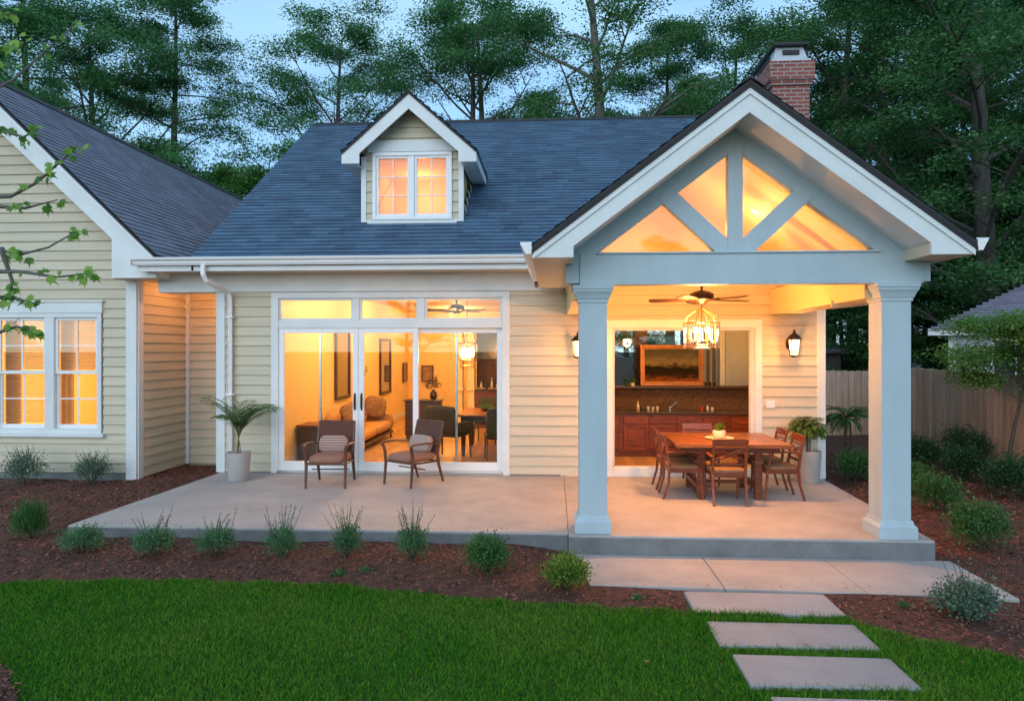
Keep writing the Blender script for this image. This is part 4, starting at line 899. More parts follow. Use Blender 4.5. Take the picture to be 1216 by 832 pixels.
shrub(-2.0, 6.22, 55, .07, .05, 90, .03, .018, M_SH2, 'low weed at the lawn edge below the armchairs', 'seedlings in the mulch', name='seedling', cat='plant', stems=6, clump=8)
shrub(-1.75, 6.3, 57, .06, .05, 60, .03, .012, M_SH2, 'sparse weed in the mulch beside the upright shrub', 'seedlings in the mulch', name='seedling', cat='plant', stems=6, clump=8)
shrub(-5.45, 11.0, 56, .13, .25, 300, .04, .015, M_SH5, 'small plant in the dark recess behind the downspout', GW, name='ground_plant', cat='plant')

# --- palms: arching fronds with leaflets
def fronds(N, L, seed, lw=.010, ll=.13, arch=1.0, base_z=0, el=(.9, 1.35), pairs=20):
    rr = random.Random(seed); st = MB(); V = []; F = []; cc = []
    for k in range(N):
        a = k * 2.4 + rr.uniform(-.3, .3); e = rr.uniform(*el); l = L * rr.uniform(.75, 1.1); p = Vector((0, 0, base_z)); pts = [p.copy()]; m = 12
        for i in range(m):
            p = p + Vector((math.cos(a) * math.cos(e), math.sin(a) * math.cos(e), math.sin(e))) * l / m; e -= arch * rr.uniform(.10, .17); pts.append(p.copy())
        st.tube(pts, [.006 * (1 - .8 * i / m) + .001 for i in range(m + 1)], 4, cap=False)
        for j in range(pairs):
            t = .22 + .78 * j / pairs; u = t * m; i = min(int(u), m - 1); b = pts[i].lerp(pts[i + 1], u - i); tg = (pts[i + 1] - pts[i]).normalized(); sd = tg.cross(Vector((0, 0, 1))).normalized()
            for sg in (-1, 1):
                dl = (tg * .75 + sd * sg * .8 + Vector((0, 0, -.18 + rr.uniform(-.1, .1)))).normalized(); le = ll * math.sin(math.pi * (.15 + .8 * (1 - t))) * rr.uniform(.8, 1.1)
                wv = dl.cross(Vector((0, 0, 1))).normalized() * lw / 2; n0 = len(V); mid = b + dl * le * .5; tip = b + dl * le + Vector((0, 0, -le * .25))
                V += [b, mid + wv, tip, mid - wv]; F.append((n0, n0 + 1, n0 + 2, n0 + 3)); cc.append(rr.random())
    return st, [tuple(v) for v in V], F, cc
M_PALM = leafcol('palm_leaf', (.07, .22, .04)); M_PALM2 = leafcol('bamboo_leaf', (.13, .27, .05))
M_POT = mat('grey_ceramic_pot', (.42, .40, .38), .5, var=.15, vscale=3, bump=.1)
def pot(x, y, r0, r1, h, label):
    e = empty('planter', (x, y, 0)); s = MB(); s.lathe((0, 0, 0), [(r0 * .94, 0), (r0, .02), (r1, h), (r1 - .02, h), (r1 - .03, h - .05)], 28); s.build('pot', M_POT, e, smooth=True)
    s = MB(); s.lathe((0, 0, 0), [(r1 - .03, h - .05), (.001, h - .04)], 20); s.build('soil', M_SOIL, e); return e
e = pot(-4.60, 9.72, .145, .175, .42, ''); tag(e, 'tall pale grey pot with an arching palm, beside the left downspout', 'potted palm', 'potted plants by the house wall')
st, V, F, cc = fronds(20, .86, 3, ll=.20, base_z=.62, lw=.022, pairs=22, arch=.82, el=(1.15, 1.52)); [st.tube([(.03 * math.cos(k * 2.1), .03 * math.sin(k * 2.1), .38), (.02 * math.cos(k * 2.1), .02 * math.sin(k * 2.1), .5), (0, 0, .62)], .008, 5) for k in range(5)]; st.build('stem', mat('palm_stem', (.12, .14, .05), .6), e, smooth=True); npmesh('frond', V, F, cc, M_PALM, e)
e = pot(3.66, 10.08, .15, .18, .46, ''); tag(e, 'pale pot with a bushy narrow leaved plant, at the right porch corner', 'potted plant', 'potted plants by the house wall')
st, V, F, cc = fronds(90, .29, 9, ll=.12, base_z=.78, lw=.016, pairs=8, arch=.9, el=(.1, 1.5))
for k in range(5): st.tube([(.02 * math.cos(k * 1.3), .02 * math.sin(k * 1.3), .40), (.03 * math.cos(k * 1.3), .03 * math.sin(k * 1.3), .6), (.01, .01, .84)], .006, 5)
st.build('stem', M_STEM, e, smooth=True); npmesh('foliage', V, F, cc, M_PALM2, e)
e = empty('yucca_plant', (5.08, 12.2, -.15)); tag(e, 'spiky headed plant on a thin trunk, beyond the house corner', 'plant')
st, V, F, cc = fronds(34, .55, 14, ll=.10, base_z=.85, lw=.02, pairs=16, arch=1.1, el=(.1, 1.4))
st.tube([(0, 0, 0), (.02, .01, .3), (-.02, 0, .6), (0, 0, .87)], [.035, .028, .025, .03], 7); st.tube([(.02, 0, .2), (.09, .02, .45), (.06, 0, .8)], [.02, .018, .015], 6); st.build('stem', M_STEM, e, smooth=True); npmesh('foliage', V, F, cc, M_PALM, e)

# --- small garden tree at the right
wmb, V, F, rnd = tree_meshes(61, 2.45, .04, 1.3, 1.0, 13, 160, sub=5, leaf=.055, lean=.05, flat=.35, cl=.36)
e = empty('ornamental_tree', (7.0, 10.75, -.2)); e.scale = (1, 1, 1); wmb.build('trunk', M_BARK, e, smooth=True); npmesh('crown', V, F, rnd, leafcol('dogwood_leaf', (.13, .30, .06)), e)
tag(e, 'small ornamental tree with slim trunk and flat crown in front of the fence', 'tree')

# --- foreground sapling reaching in from the left edge
M_MAPLE = leafcol('maple_leaf_fresh', (.18, .38, .05), sub=.45, rnd=.5)
e = empty('garden_tree', (-3.75, 3.5, -.2)); tag(e, 'near young tree whose leafy twigs reach in from the left edge', 'tree')
o0 = Vector((-3.75, 3.5, -.2)); st = MB()
st.tube([(0, 0, 0), (.03, 0, 1.2), (-.02, .03, 2.4), (.05, 0, 3.6), (.1, 0, 4.6)], [.06, .05, .042, .03, .018], 9)
BR = [[(-3.7, 3.5, 2.0), (-3.2, 3.4, 2.9), (-2.81, 3.3, 3.42), (-2.68, 3.3, 3.46)], [(-3.7, 3.5, 2.1), (-3.2, 3.4, 2.8), (-2.81, 3.3, 3.02), (-2.68, 3.3, 2.98), (-2.60, 3.3, 3.02)],
      [(-3.2, 3.4, 2.8), (-2.95, 3.3, 2.68), (-2.75, 3.3, 2.68), (-2.6, 3.28, 2.74), (-2.43, 3.28, 2.88), (-2.38, 3.28, 2.93)], [(-2.95, 3.3, 2.66), (-2.81, 3.3, 2.63), (-2.67, 3.3, 2.62), (-2.5, 3.3, 2.66)],
      [(-3.7, 3.5, 1.6), (-3.1, 3.4, 2.2), (-2.81, 3.3, 2.42), (-2.72, 3.3, 2.38), (-2.55, 3.3, 2.42), (-2.40, 3.3, 2.50)], [(-3.1, 3.4, 2.2), (-2.85, 3.3, 2.30), (-2.7, 3.3, 2.30), (-2.5, 3.3, 2.27), (-2.32, 3.3, 2.29)],
      [(-3.1, 3.4, 2.1), (-2.85, 3.3, 2.17), (-2.75, 3.3, 2.17), (-2.62, 3.3, 2.14)], [(-3.1, 3.4, 2.0), (-2.85, 3.3, 1.98), (-2.72, 3.3, 2.02), (-2.6, 3.3, 2.0)], [(-2.80, 3.3, 2.42), (-2.74, 3.3, 2.25), (-2.76, 3.3, 2.16)],
      [(-3.7, 3.5, 2.3), (-3.3, 3.4, 3.2), (-2.9, 3.3, 3.62), (-2.72, 3.3, 3.60)], [(-3.7, 3.5, 2.4), (-4.3, 3.4, 3.2), (-4.8, 3.3, 3.6)], [(-3.7, 3.5, 2.4), (-3.9, 2.9, 3.2), (-4.1, 2.4, 3.7)], [(-3.7, 3.5, 3.), (-3.4, 4.1, 3.6), (-3.2, 4.4, 4.1)]]
LV, LF, LC = [], [], []; rr = random.Random(77)
def maple(c, s_, dirv):
    """five lobed leaf, slightly folded"""
    dirv = Vector(dirv).normalized(); up = Vector((rr.uniform(-.5, .5), -rr.uniform(.3, 1), rr.uniform(.2, .9))).normalized(); sd = dirv.cross(up).normalized(); up = sd.cross(dirv)
    out = [(0, 0), (.28, .02), (.55, .30), (.42, .42), (.62, .78), (.30, .66), (.10, .80), (0, 1.25)]; n0 = len(LV)
    pts = out + [(-x, y) for x, y in out[-2:0:-1]]
    for x, y in pts: LV.append(tuple(Vector(c) + sd * x * s_ * .7 + dirv * y * s_ * .8 + up * (abs(x) * .18 - y * y * .12) * s_))
    LF.append(list(range(n0, n0 + len(pts)))); LC.append(rr.random())
for b in BR:
    pts = [Vector(p) - o0 for p in b]; m = len(pts); st.tube(pts, [.012 * (1 - i / (m - 1)) + .0028 for i in range(m)], 6)
    for k in range(9 + m):
        t = rr.uniform(.55, 1) * (m - 1) if k > 2 else m - 1.001; i = min(int(t), m - 2); p = pts[i].lerp(pts[i + 1], t - i) + Vector((rr.uniform(-.02, .02), rr.uniform(-.04, .04), rr.uniform(-.02, .02)))
        maple(p, rr.uniform(.035, .065), (rr.uniform(-.6, 1), rr.uniform(-.4, .4), rr.uniform(-1, .2)))
for c in [(-2.74, 3.3, 2.14), (-2.70, 3.3, 2.06), (-2.76, 3.28, 2.03), (-2.66, 3.3, 2.17), (-2.78, 3.3, 2.38), (-2.75, 3.3, 2.42), (-2.70, 3.3, 2.41), (-2.78, 3.3, 3.43), (-2.72, 3.28, 3.46), (-2.76, 3.3, 3.02)]:
    maple(Vector(c) - o0, rr.uniform(.05, .075), (rr.uniform(-.2, 1), 0, rr.uniform(-.8, 0)))
st.build('trunk', M_BARKG, e, smooth=True)
cm = MB(); cm.v = LV; cm.f = LF; cm.r = LC; cm.build('foliage', M_MAPLE, e)

# --- fallen leaves on the lawn
for k, (x, y, lb) in enumerate([(-3.02, 5.42, 'orange fallen leaf on the upper left of the lawn'), (-2.55, 4.75, 'orange fallen leaf in the left middle of the lawn'), (.62, 4.6, 'pale fallen leaf on the lawn, left of the stepping slabs'), (2.72, 4.72, 'brown fallen leaf right of the stepping slabs')]):
    s = MB(); s.add([(-.03, 0, .0), (-.01, -.018, .006), (.03, 0, .012), (.0, .02, .004)], [(0, 1, 2, 3)]); o = s.build('fallen_leaf', M_FALL, loc=(x, y, -.172), rz=k * 1.3); o.scale = (.6, .6, .6); tag(o, lb, 'leaf', 'fallen leaves on the lawn')
# ================================================================ FENCE + NEIGHBOURS
M_FENCE = wood('cedar_fence', (.55, .36, .26), (.36, .235, .165), scale=2.5, rough=.8, stretch=(6, 6, .5), bump=.15)
def fence(name, A, B, zt, zb, label, rot=False):
    A = Vector((*A, 0)); B = Vector((*B, 0)); d = (B - A); L = d.length; d.normalize(); nrm = Vector((d.y, -d.x, 0)); e = empty(name, (A.x, A.y, zb)); e.rotation_euler = (0, 0, math.atan2(d.y, d.x))
    s = MB(); x = 0; h = zt - zb
    while x < L:
        w_ = rng.uniform(.135, .15); j = rng.uniform(-.012, .012); o_ = rng.uniform(-.004, .004)
        s.prism([(x, o_, 0), (x + w_, o_, 0), (x + w_, o_, h - .02 + j), (x + w_ - .03, o_, h + j), (x + .03, o_, h + j), (x, o_, h - .02 + j)], (0, .02, 0)); x += w_ + .006
    s.build('fence_board', M_FENCE, e)
    s = MB()
    for z in (.3, h / 2, h - .3): s.box(0, L, .028, .07, z, z + .09)
    s.build('rail', M_FENCE, e)
    k = 0; x = .05
    while x < L: s = MB(); s.box(x, x + .1, .072, .17, 0, h - .03); s.build('post', M_FENCE, e); x += 2.4
    return tag(e, label, 'fence')
fence('wooden_fence', (8.35, 16.8), (7.25, 9.6), 1.50, -.25, 'long warm brown board fence running back along the right side')
fence('wooden_fence', (4.15, 17.0), (8.40, 16.9), 1.42, -.25, 'short grey board fence at the back between house corner and long fence')
M_NSID = mat('pale_blue_siding', (.50, .56, .60), .6, var=.1, rnd=.06)
nh = tag(empty('neighbour_house', (10.05, 18, 0), R_(-32)), 'pale sided neighbouring house with grey roof beyond the right fence', 'house')
def N(mb, name, m, par=nh): o = mb.build(name, m, None); o.data.transform(Matrix.Translation(-Vector((10.05, 18, 0)))); o.parent = par; return o
s = MB(); lap_siding(s, (0, 18, 0), (1, 0, 0), (0, -1, 0), 0, 2.35, lambda z: (10.05, 17), e=.18); lap_siding(s, (10.05, 24, 0), (0, -1, 0), (-1, 0, 0), 0, 2.35, lambda z: (0, 6), e=.18); N(s, 'siding', M_NSID)
s = MB(); s.box(10.06, 17, 18.01, 24, -.3, 2.35); N(s, 'wall', M_SIDEBACK); s = MB(); s.box(10.02, 10.12, 17.97, 18.0, 0, 2.35); s.box(9.6, 17.4, 17.62, 17.66, 2.28, 2.45); s.box(9.62, 10.05, 17.67, 24.3, 2.3, 2.32); s.box(10.05, 17.4, 17.67, 18, 2.3, 2.32); N(s, 'fascia', M_TRIM)
s = MB(); u = Vector((1, 0, 0)); v = Vector((0, 3.4, 2.1)).normalized(); nn = Vector((0, -2.1, 3.4)).normalized(); ln = math.hypot(3.4, 2.1)
shingles(s, (9.6, 17.6, 2.43), u, v, nn, ln, lambda q: (q * .88, 7.9), e=.15)
v2 = Vector((3.4, 0, 2.1)).normalized(); n2 = Vector((-2.1, 0, 3.4)).normalized()
shingles(s, (9.6, 17.6, 2.43), (0, 1, 0), v2, n2, ln, lambda q: (q * .88, 7), e=.15); N(s, 'roof', M_SHINGLE2)
s = MB(); s.add([(9.6, 17.6, 2.40), (17.5, 17.6, 2.40), (17.5, 21, 4.5), (13, 21, 4.5), (9.6, 24.6, 2.4), (13, 24.6, 4.5)], [(0, 1, 2, 3), (0, 3, 5, 4)]); N(s, 'roof_deck', M_EDGE)
s = MB(); s.frame(10.9, 11.9, 1.0, 2.2, .07, 17.93, 18.0); s.box(11.38, 11.42, 17.95, 17.99, 1.07, 2.13); N(s, 'window', M_FRAME); s = MB(); s.box(10.97, 11.83, 17.97, 17.975, 1.07, 2.13); N(s, 'window_pane', mat('dark_glass', (.03, .035, .04), .08))
sh = tag(empty('garden_shed', (9.5, 27, 0)), 'dark roofed low outbuilding seen over the back fence beside the house', 'shed')
s = MB(); s.box(7.5, 10.7, 26.2, 29, -.3, 1.9); o = s.build('wall', mat('dark_shed_wall', (.06, .055, .05), .8, var=.3)); o.data.transform(Matrix.Translation((-9.5, -27, 0))); o.parent = sh
s = MB(); shingles(s, (7.2, 26.0, 1.85), (1, 0, 0), Vector((0, 1.6, .7)).normalized(), Vector((0, -.7, 1.6)).normalized(), 1.75, lambda q: (q * .7, 3.9 - q * .9), e=.15); s.add([(7.2, 26, 1.8), (11.1, 26, 1.8), (10.0, 27.6, 2.5), (8.4, 27.6, 2.5), (11.1, 29.2, 1.8), (7.2, 29.2, 1.8)], [(0, 1, 2, 3), (1, 4, 2), (2, 4, 5, 3), (3, 5, 0)]); o = s.build('roof', M_SHINGLE2); o.data.transform(Matrix.Translation((-9.5, -27, 0))); o.parent = sh

# ================================================================ PORCH FURNITURE + FITTINGS
M_TAUPE = mat('taupe_cushion', (.34, .16, .11), .9, var=.15, vscale=20, bump=.3, bscale=180)
M_ROPE = mat('brown_sling_weave', (.15, .06, .04), .8, var=.3, vscale=60, bump=.6, bscale=220)
def stripes(name, c1, c2, sc_, axis='Z'):
    m = bpy.data.materials.new(name); m.use_nodes = True; n = m.node_tree.nodes; l = m.node_tree.links; b = n['Principled BSDF']
    tcn = n.new('ShaderNodeTexCoord'); wv = n.new('ShaderNodeTexWave'); wv.bands_direction = axis; wv.inputs['Scale'].default_value = sc_; wv.inputs['Distortion'].default_value = .6
    cr = n.new('ShaderNodeValToRGB'); cr.color_ramp.elements[0].color = (*c1, 1); cr.color_ramp.elements[1].color = (*c2, 1); cr.color_ramp.elements[0].position = .35; cr.color_ramp.elements[1].position = .6
    l.new(tcn.outputs['Object'], wv.inputs[0]); l.new(wv.outputs[0], cr.inputs[0]); l.new(cr.outputs[0], b.inputs['Base Color']); b.inputs['Roughness'].default_value = .9; return m
M_STRIPE = stripes('striped_pillow', (.50, .33, .27), (.24, .14, .12), 9)
M_PLAINP = mat('rose_beige_pillow', (.42, .29, .25), .9, var=.12, vscale=15, bump=.3, bscale=150)
M_CHAIRW = wood('brown_chair_wood', (.15, .06, .032), (.075, .03, .018), scale=8, rough=.4)
def armchair(x, y, rz, label, pillow_m):
    """low backed outdoor armchair: faces -Y before rotation; seat .42, back .86"""
    e = empty('armchair', (x, y, 0), rz); f = MB(); M_BRONZE = M_CHAIRW
    w2 = .27
    for sx in (-1, 1):
        f2 = MB(); f2.tube([(sx * w2, -.30, 0), (sx * w2 * 1.0, -.27, .30), (sx * w2 * 1.02, -.28, .46), (sx * w2 * 1.06, -.31, .56)], [.017, .023, .023, .021], 6); f2.build('leg', M_BRONZE, e, smooth=True)
        f2 = MB(); f2.tube([(sx * w2 * .95, .36, 0), (sx * w2 * .95, .27, .25), (sx * w2 * .95, .24, .42), (sx * w2 * .95, .36, .86)], [.017, .024, .024, .018], 6); f2.build('leg', M_BRONZE, e, smooth=True)
        f2 = MB(); f2.tube([(sx * w2 * 1.06, -.335, .565), (sx * w2 * 1.14, -.28, .60), (sx * w2 * 1.14, -.05, .595), (sx * w2 * 1.06, .18, .57), (sx * w2 * .97, .27, .55)], [.02, .032, .028, .024, .018], 8, flat=.55); f2.build('armrest', M_BRONZE, e, smooth=True)
        f.tube([(sx * w2, -.27, .33), (sx * w2 * .96, .25, .31)], .014, 6)
    f.tube([(-w2, -.27, .33), (w2, -.27, .33)], .015, 6); f.tube([(-w2 * .95, .25, .31), (w2 * .95, .25, .31)], .014, 6); f.tube([(-w2 * .95, .36, .86), (w2 * .95, .36, .86)], .015, 6); f.tube([(-w2 * .98, -.02, .22), (w2 * .98, -.02, .22)], .009, 6)
    f.build('frame', M_BRONZE, e, smooth=True)
    b = MB(); n = 8; vs = []
    for i in range(n + 1):
        t = i / n; yy = .245 + .115 * t + .02 * math.sin(t * 3.14); zz = .40 + .47 * t
        for sx in (-1, 1): vs += [(sx * w2 * .93, yy - .022, zz), (sx * w2 * .93, yy + .012, zz)]
    fs = []
    for i in range(n):
        q = i * 4; fs += [(q, q + 2, q + 6, q + 4), (q + 1, q + 5, q + 7, q + 3), (q, q + 4, q + 5, q + 1), (q + 2, q + 3, q + 7, q + 6)]
    fs += [(0, 1, 3, 2), (n * 4, n * 4 + 2, n * 4 + 3, n * 4 + 1)]
    b.add(vs, fs); b.build('backrest', M_ROPE, e, bevel=.006, smooth=True)
    s = MB(); s.cushion((0, -.02, .385), (w2 * 2 - .02, .56, .12), .35); s.build('seat_cushion', M_TAUPE, e, smooth=True, sharp=80)
    T = Matrix.Translation((0, .16, .55)) @ Matrix.Rotation(R_(-16), 4, 'X'); s = MB(T); s.cushion((0, 0, 0), (.42, .13, .26), .45)
    s.build('pillow', pillow_m, e, smooth=True, sharp=80); return tag(e, label, 'armchair', 'armchairs on the patio')
armchair(-3.16, 9.52, R_(4), 'dark armchair with a striped pillow, facing the garden', M_STRIPE)
armchair(-2.02, 9.70, R_(-34), 'dark armchair with a plain beige pillow, turned towards the left', M_PLAINP)

M_SEAT = mat('tan_seat_pad', (.26, .13, .06), .85, var=.2, vscale=14, bump=.25, bscale=120)
def dining_chair_proto(arms):
    """faces +Y: front legs at +Y, back at -Y"""
    e = empty('dining_chair'); w2 = .215
    for sx in (-1, 1):
        s = MB(); s.tube([(sx * w2 * .95, -.27, 0), (sx * w2 * .95, -.205, .22), (sx * w2 * .95, -.19, .42), (sx * w2 * .95, -.22, .65), (sx * w2 * .98, -.27, .86)], [.020, .022, .024, .021, .018], 4); s.build('leg', M_DWOOD, e, bevel=.003)
        s = MB(); s.tube([(sx * w2, .235, 0), (sx * w2, .22, .2), (sx * w2, .21, .42)], [.016, .02, .023], 4); s.build('leg', M_DWOOD, e, bevel=.003)
        if arms:
            s = MB(); s.tube([(sx * w2 * 1.03, -.225, .63), (sx * w2 * 1.12, -.05, .655), (sx * w2 * 1.12, .12, .65), (sx * w2 * 1.08, .20, .63)], [.016, .021, .023, .018], 6, flat=.65); s.tube([(sx * w2 * 1.0, .19, .42), (sx * w2 * 1.09, .17, .63)], [.017, .015], 5); s.build('armrest', M_DWOOD, e, smooth=True)
    s = MB(); s.box(-w2, w2, -.20, -.175, .36, .42); s.box(-w2, w2, .205, .23, .36, .42)
    for sx in (-1, 1): s.box(*sorted((sx * w2, sx * (w2 - .022))), -.18, .21, .36, .42)
    s.build('seat_frame', M_DWOOD, e, bevel=.003)
    s = MB(); s.cushion((0, .01, .435), (w2 * 2 + .02, .43, .06), .3); s.build('seat', M_SEAT, e, smooth=True, sharp=80)
    s = MB()
    def slat(z0, z1, y0, y1, th=.016): s.add([(-w2 * .9, y0 - th / 2, z0), (w2 * .9, y0 - th / 2, z0), (w2 * .93, y1 - th / 2, z1), (-w2 * .93, y1 - th / 2, z1), (-w2 * .9, y0 + th / 2, z0), (w2 * .9, y0 + th / 2, z0), (w2 * .93, y1 + th / 2, z1), (-w2 * .93, y1 + th / 2, z1)], [(0, 1, 2, 3), (5, 4, 7, 6), (0, 4, 5, 1), (3, 2, 6, 7), (0, 3, 7, 4), (1, 5, 6, 2)])
    slat(.775, .865, -.252, -.272, .024); slat(.735, .752, -.243, -.247); slat(.52, .55, -.205, -.208)
    for sg in (-1, 1):
        for dz in (0, .03):
            s.tube([(-sg * w2 * .88, -.206, .56 + dz), (-sg * w2 * .4, -.213, .60 + dz), (0, -.222 - .006 * sg, .635 + dz), (sg * w2 * .4, -.23, .675 + dz), (sg * w2 * .88, -.24, .70 + dz)], .008, 5)
    s.build('backrest', M_DWOOD, e, smooth=True); return e
pa = dining_chair_proto(True); pb = dining_chair_proto(False)
CH = [(pa, 2.15, 8.72, 0, 'cherry wood dining chair nearest the camera, its crossed back towards the viewer'), (pa, 1.66, 9.02, -90, 'front one of the two dining chairs on the left of the table'), (pb, 1.66, 9.62, -90, 'rear one of the two dining chairs on the left of the table'),
      (pa, 2.90, 9.02, 90, 'front one of the two dining chairs on the right of the table'), (pb, 2.90, 9.66, 90, 'rear one of the two dining chairs on the right of the table'), (pb, 2.12, 10.02, 180, 'dining chair at the far end of the table, facing the camera')]
used = set()
for p_, x, y, a, lb in CH:
    o = copy_tree(p_) if id(p_) in used else p_; used.add(id(p_)); o.location = (x, y, 0); o.rotation_euler = (0, 0, R_(a)); o.scale = (.97, .97, .95); tag(o, lb, 'dining chair', 'chairs around the porch table')
e = tag(empty('dining_table', (2.25, 9.3, 0)), 'rectangular cherry wood dining table on thick legs under the porch chandelier', 'table')
s = MB()
for k in range(8): a = -.71 + k * .1775; s.box(a, a + .1755, -.58, .58, .685, .725)
s.box(-.72, .72, -.62, -.582, .68, .727); s.box(-.72, .72, .582, .62, .68, .727); s.build('tabletop', M_TABLE, e, bevel=.004)
s = MB(); s.box(-.60, .60, -.50, -.475, .60, .682); s.box(-.60, .60, .475, .50, .60, .682); s.box(-.60, -.575, -.47, .47, .60, .682); s.box(.575, .60, -.47, .47, .60, .682); s.build('apron', M_DWOOD, e, bevel=.003)
for sx in (-1, 1):
    for sy in (-1, 1): s = MB(); s.box(sx * .36 - .045, sx * .36 + .045, sy * .38 - .045, sy * .38 + .045, 0, .60); s.box(sx * .36 - .055, sx * .36 + .055, sy * .38 - .055, sy * .38 + .055, .46, .5); s.build('leg', M_DWOOD, e, bevel=.005)
s = MB(); s.box(-.40, -.32, -.33, .33, .12, .18); s.box(.32, .40, -.33, .33, .12, .18); s.box(-.32, .32, -.03, .03, .13, .17); s.build('stretcher', M_DWOOD, e, bevel=.004)
M_CREAM = mat('cream_ceramic', (.75, .62, .40), .4, var=.1)
e = tag(empty('tray', (2.20, 9.25, .728)), 'round pale tray under the centrepiece on the porch table', 'tray'); s = MB(); s.lathe((0, 0, 0), [(.15, 0), (.19, .012), (.19, .016), (.14, .006)], 24); s.build('dish', M_CREAM, e, smooth=True)
e = tag(empty('planter', (2.20, 9.25, .738)), 'small cream ribbed pot of succulents in the middle of the porch table', 'centrepiece')
s = MB(); n = 36; pr = [(.055, 0), (.078, .02), (.085, .06), (.08, .10), (.07, .105)]
s.add([((r_ * (1 + .04 * (j % 2))) * math.cos(2 * math.pi * j / n), (r_ * (1 + .04 * (j % 2))) * math.sin(2 * math.pi * j / n), z) for r_, z in pr for j in range(n)], [(i * n + j, i * n + (j + 1) % n, (i + 1) * n + (j + 1) % n, (i + 1) * n + j) for i in range(4) for j in range(n)] + [tuple(range(n))[::-1]]); s.build('pot', M_CREAM, e, smooth=True)
S, V, F, c = shrub_mesh(91, .065, .10, 260, .03, .014, stems=4, clump=14); V = V + np.array([0, 0, .09]); npmesh('foliage', V, F, c, M_SH3, e)

def ceiling_fan(x, y, z, R, top, label, rz=0, m=M_BRONZE, n=5):
    e = tag(empty('ceiling_fan', (x, y, z), rz), label, 'ceiling fan')
    s = MB(); s.tube([(0, 0, .10), (0, 0, top - z)], .013, 10); s.lathe((0, 0, 0), [(.02, .14), (.035, .16), (.045, .19), (.02, .20)], 14); s.lathe((0, 0, top - z), [(.07, 0), (.06, -.03), (.02, -.07)][::-1], 14); s.build('downrod', m, e, smooth=True)
    s = MB(); s.lathe((0, 0, 0), [(.02, -.075), (.05, -.07), (.07, -.045), (.09, -.03), (.135, -.012), (.145, .02), (.14, .055), (.10, .08), (.04, .095), (.02, .10)], 28); s.build('motor_housing', m, e, smooth=True)
    for k in range(n):
        a = k * 2 * math.pi / n; T = Matrix.Rotation(a, 4, 'Z') @ Matrix.Translation((0, 0, -.02)) @ Matrix.Rotation(R_(12), 4, 'X')
        s = MB(T); o = [(.17, -.03), (.24, -.055), (.40, -.068), (R - .06, -.075), (R - .01, -.055), (R, 0), (R - .01, .05), (R - .06, .07), (.40, .062), (.24, .05), (.17, .03)]
        s.prism([(u, v, 0) for u, v in o], (0, 0, .008)); s.build('blade', M_DARKW if m is M_BRONZE else m, e)
        s = MB(T); s.tube([(.09, 0, -.01), (.14, 0, .0), (.24, 0, .012)], [.014, .012, .02], 6, flat=.4); s.build('blade_bracket', m, e, smooth=True)
    return e
ceiling_fan(1.79, 8.4, 2.53, .64, 2.858, 'bronze ceiling fan under the porch gable with the chandelier hanging below it', rz=.35)
e = tag(empty('chandelier', (1.79, 8.4, 1.93)), 'brass cage chandelier with glass rods, hanging over the porch table', 'chandelier')
M_BRASS = mat('aged_brass', (.30, .15, .04), .3, metal=.9, var=.2); M_CRYS = glass('crystal_rod', (.98, .93, .85), 1.4)
s = MB(); R1 = .215; n = 40
def ring(s, R, z, r=.005): s.tube([(R * math.cos(2 * math.pi * k / n), R * math.sin(2 * math.pi * k / n), z) for k in range(n + 1)], r, 5, cap=False)
ring(s, R1, .30, .007); ring(s, R1, .0, .006); ring(s, R1 * .98, .04, .004); ring(s, .10, .02, .004)
for k in range(12):
    a = k * math.pi / 6; c, d = math.cos(a), math.sin(a); s.tube([(R1 * c, R1 * d, 0), (R1 * c, R1 * d, .3), (R1 * .86 * c, R1 * .86 * d, .37), (R1 * .5 * c, R1 * .5 * d, .43), (.015 * c, .015 * d, .48)], .0035, 5)
s.tube([(0, 0, .09), (0, 0, .50)], .009, 8)
for k in range(4): a = k * math.pi / 2 + .4; s.tube([(0, 0, .11), (.05 * math.cos(a), .05 * math.sin(a), .08), (.10 * math.cos(a), .10 * math.sin(a), .11)], .005, 6); s.lathe((.10 * math.cos(a), .10 * math.sin(a), .11), [(.012, 0), (.013, .07)], 8)
s.tube([(0, 0, .49), (0, 0, .53)], .006, 6); s.build('cage', M_BRASS, e, smooth=True)
s = MB()
for k in range(44): a = k * 2 * math.pi / 44; s.tube([(R1 * .96 * math.cos(a), R1 * .96 * math.sin(a), .01), (R1 * .96 * math.cos(a), R1 * .96 * math.sin(a), .29)], .0055, 5)
for k in range(20): a = k * 2 * math.pi / 20; s.tube([(.10 * math.cos(a), .10 * math.sin(a), -.02), (.10 * math.cos(a), .10 * math.sin(a), .03)], .006, 5)
s.build('crystal', M_CRYS, e, smooth=True)
for k in range(4):
    a = k * math.pi / 2 + .4; s = MB(); s.lathe((.10 * math.cos(a), .10 * math.sin(a), .18), [(.006, 0), (.020, .02), (.022, .035), (.012, .06), (.002, .075)], 10); s.build('bulb', M_BULB, e, smooth=True)
light('chandelier_light', (0, 0, .16), 82, col=(1, .40, .10), r=.10, parent=e)
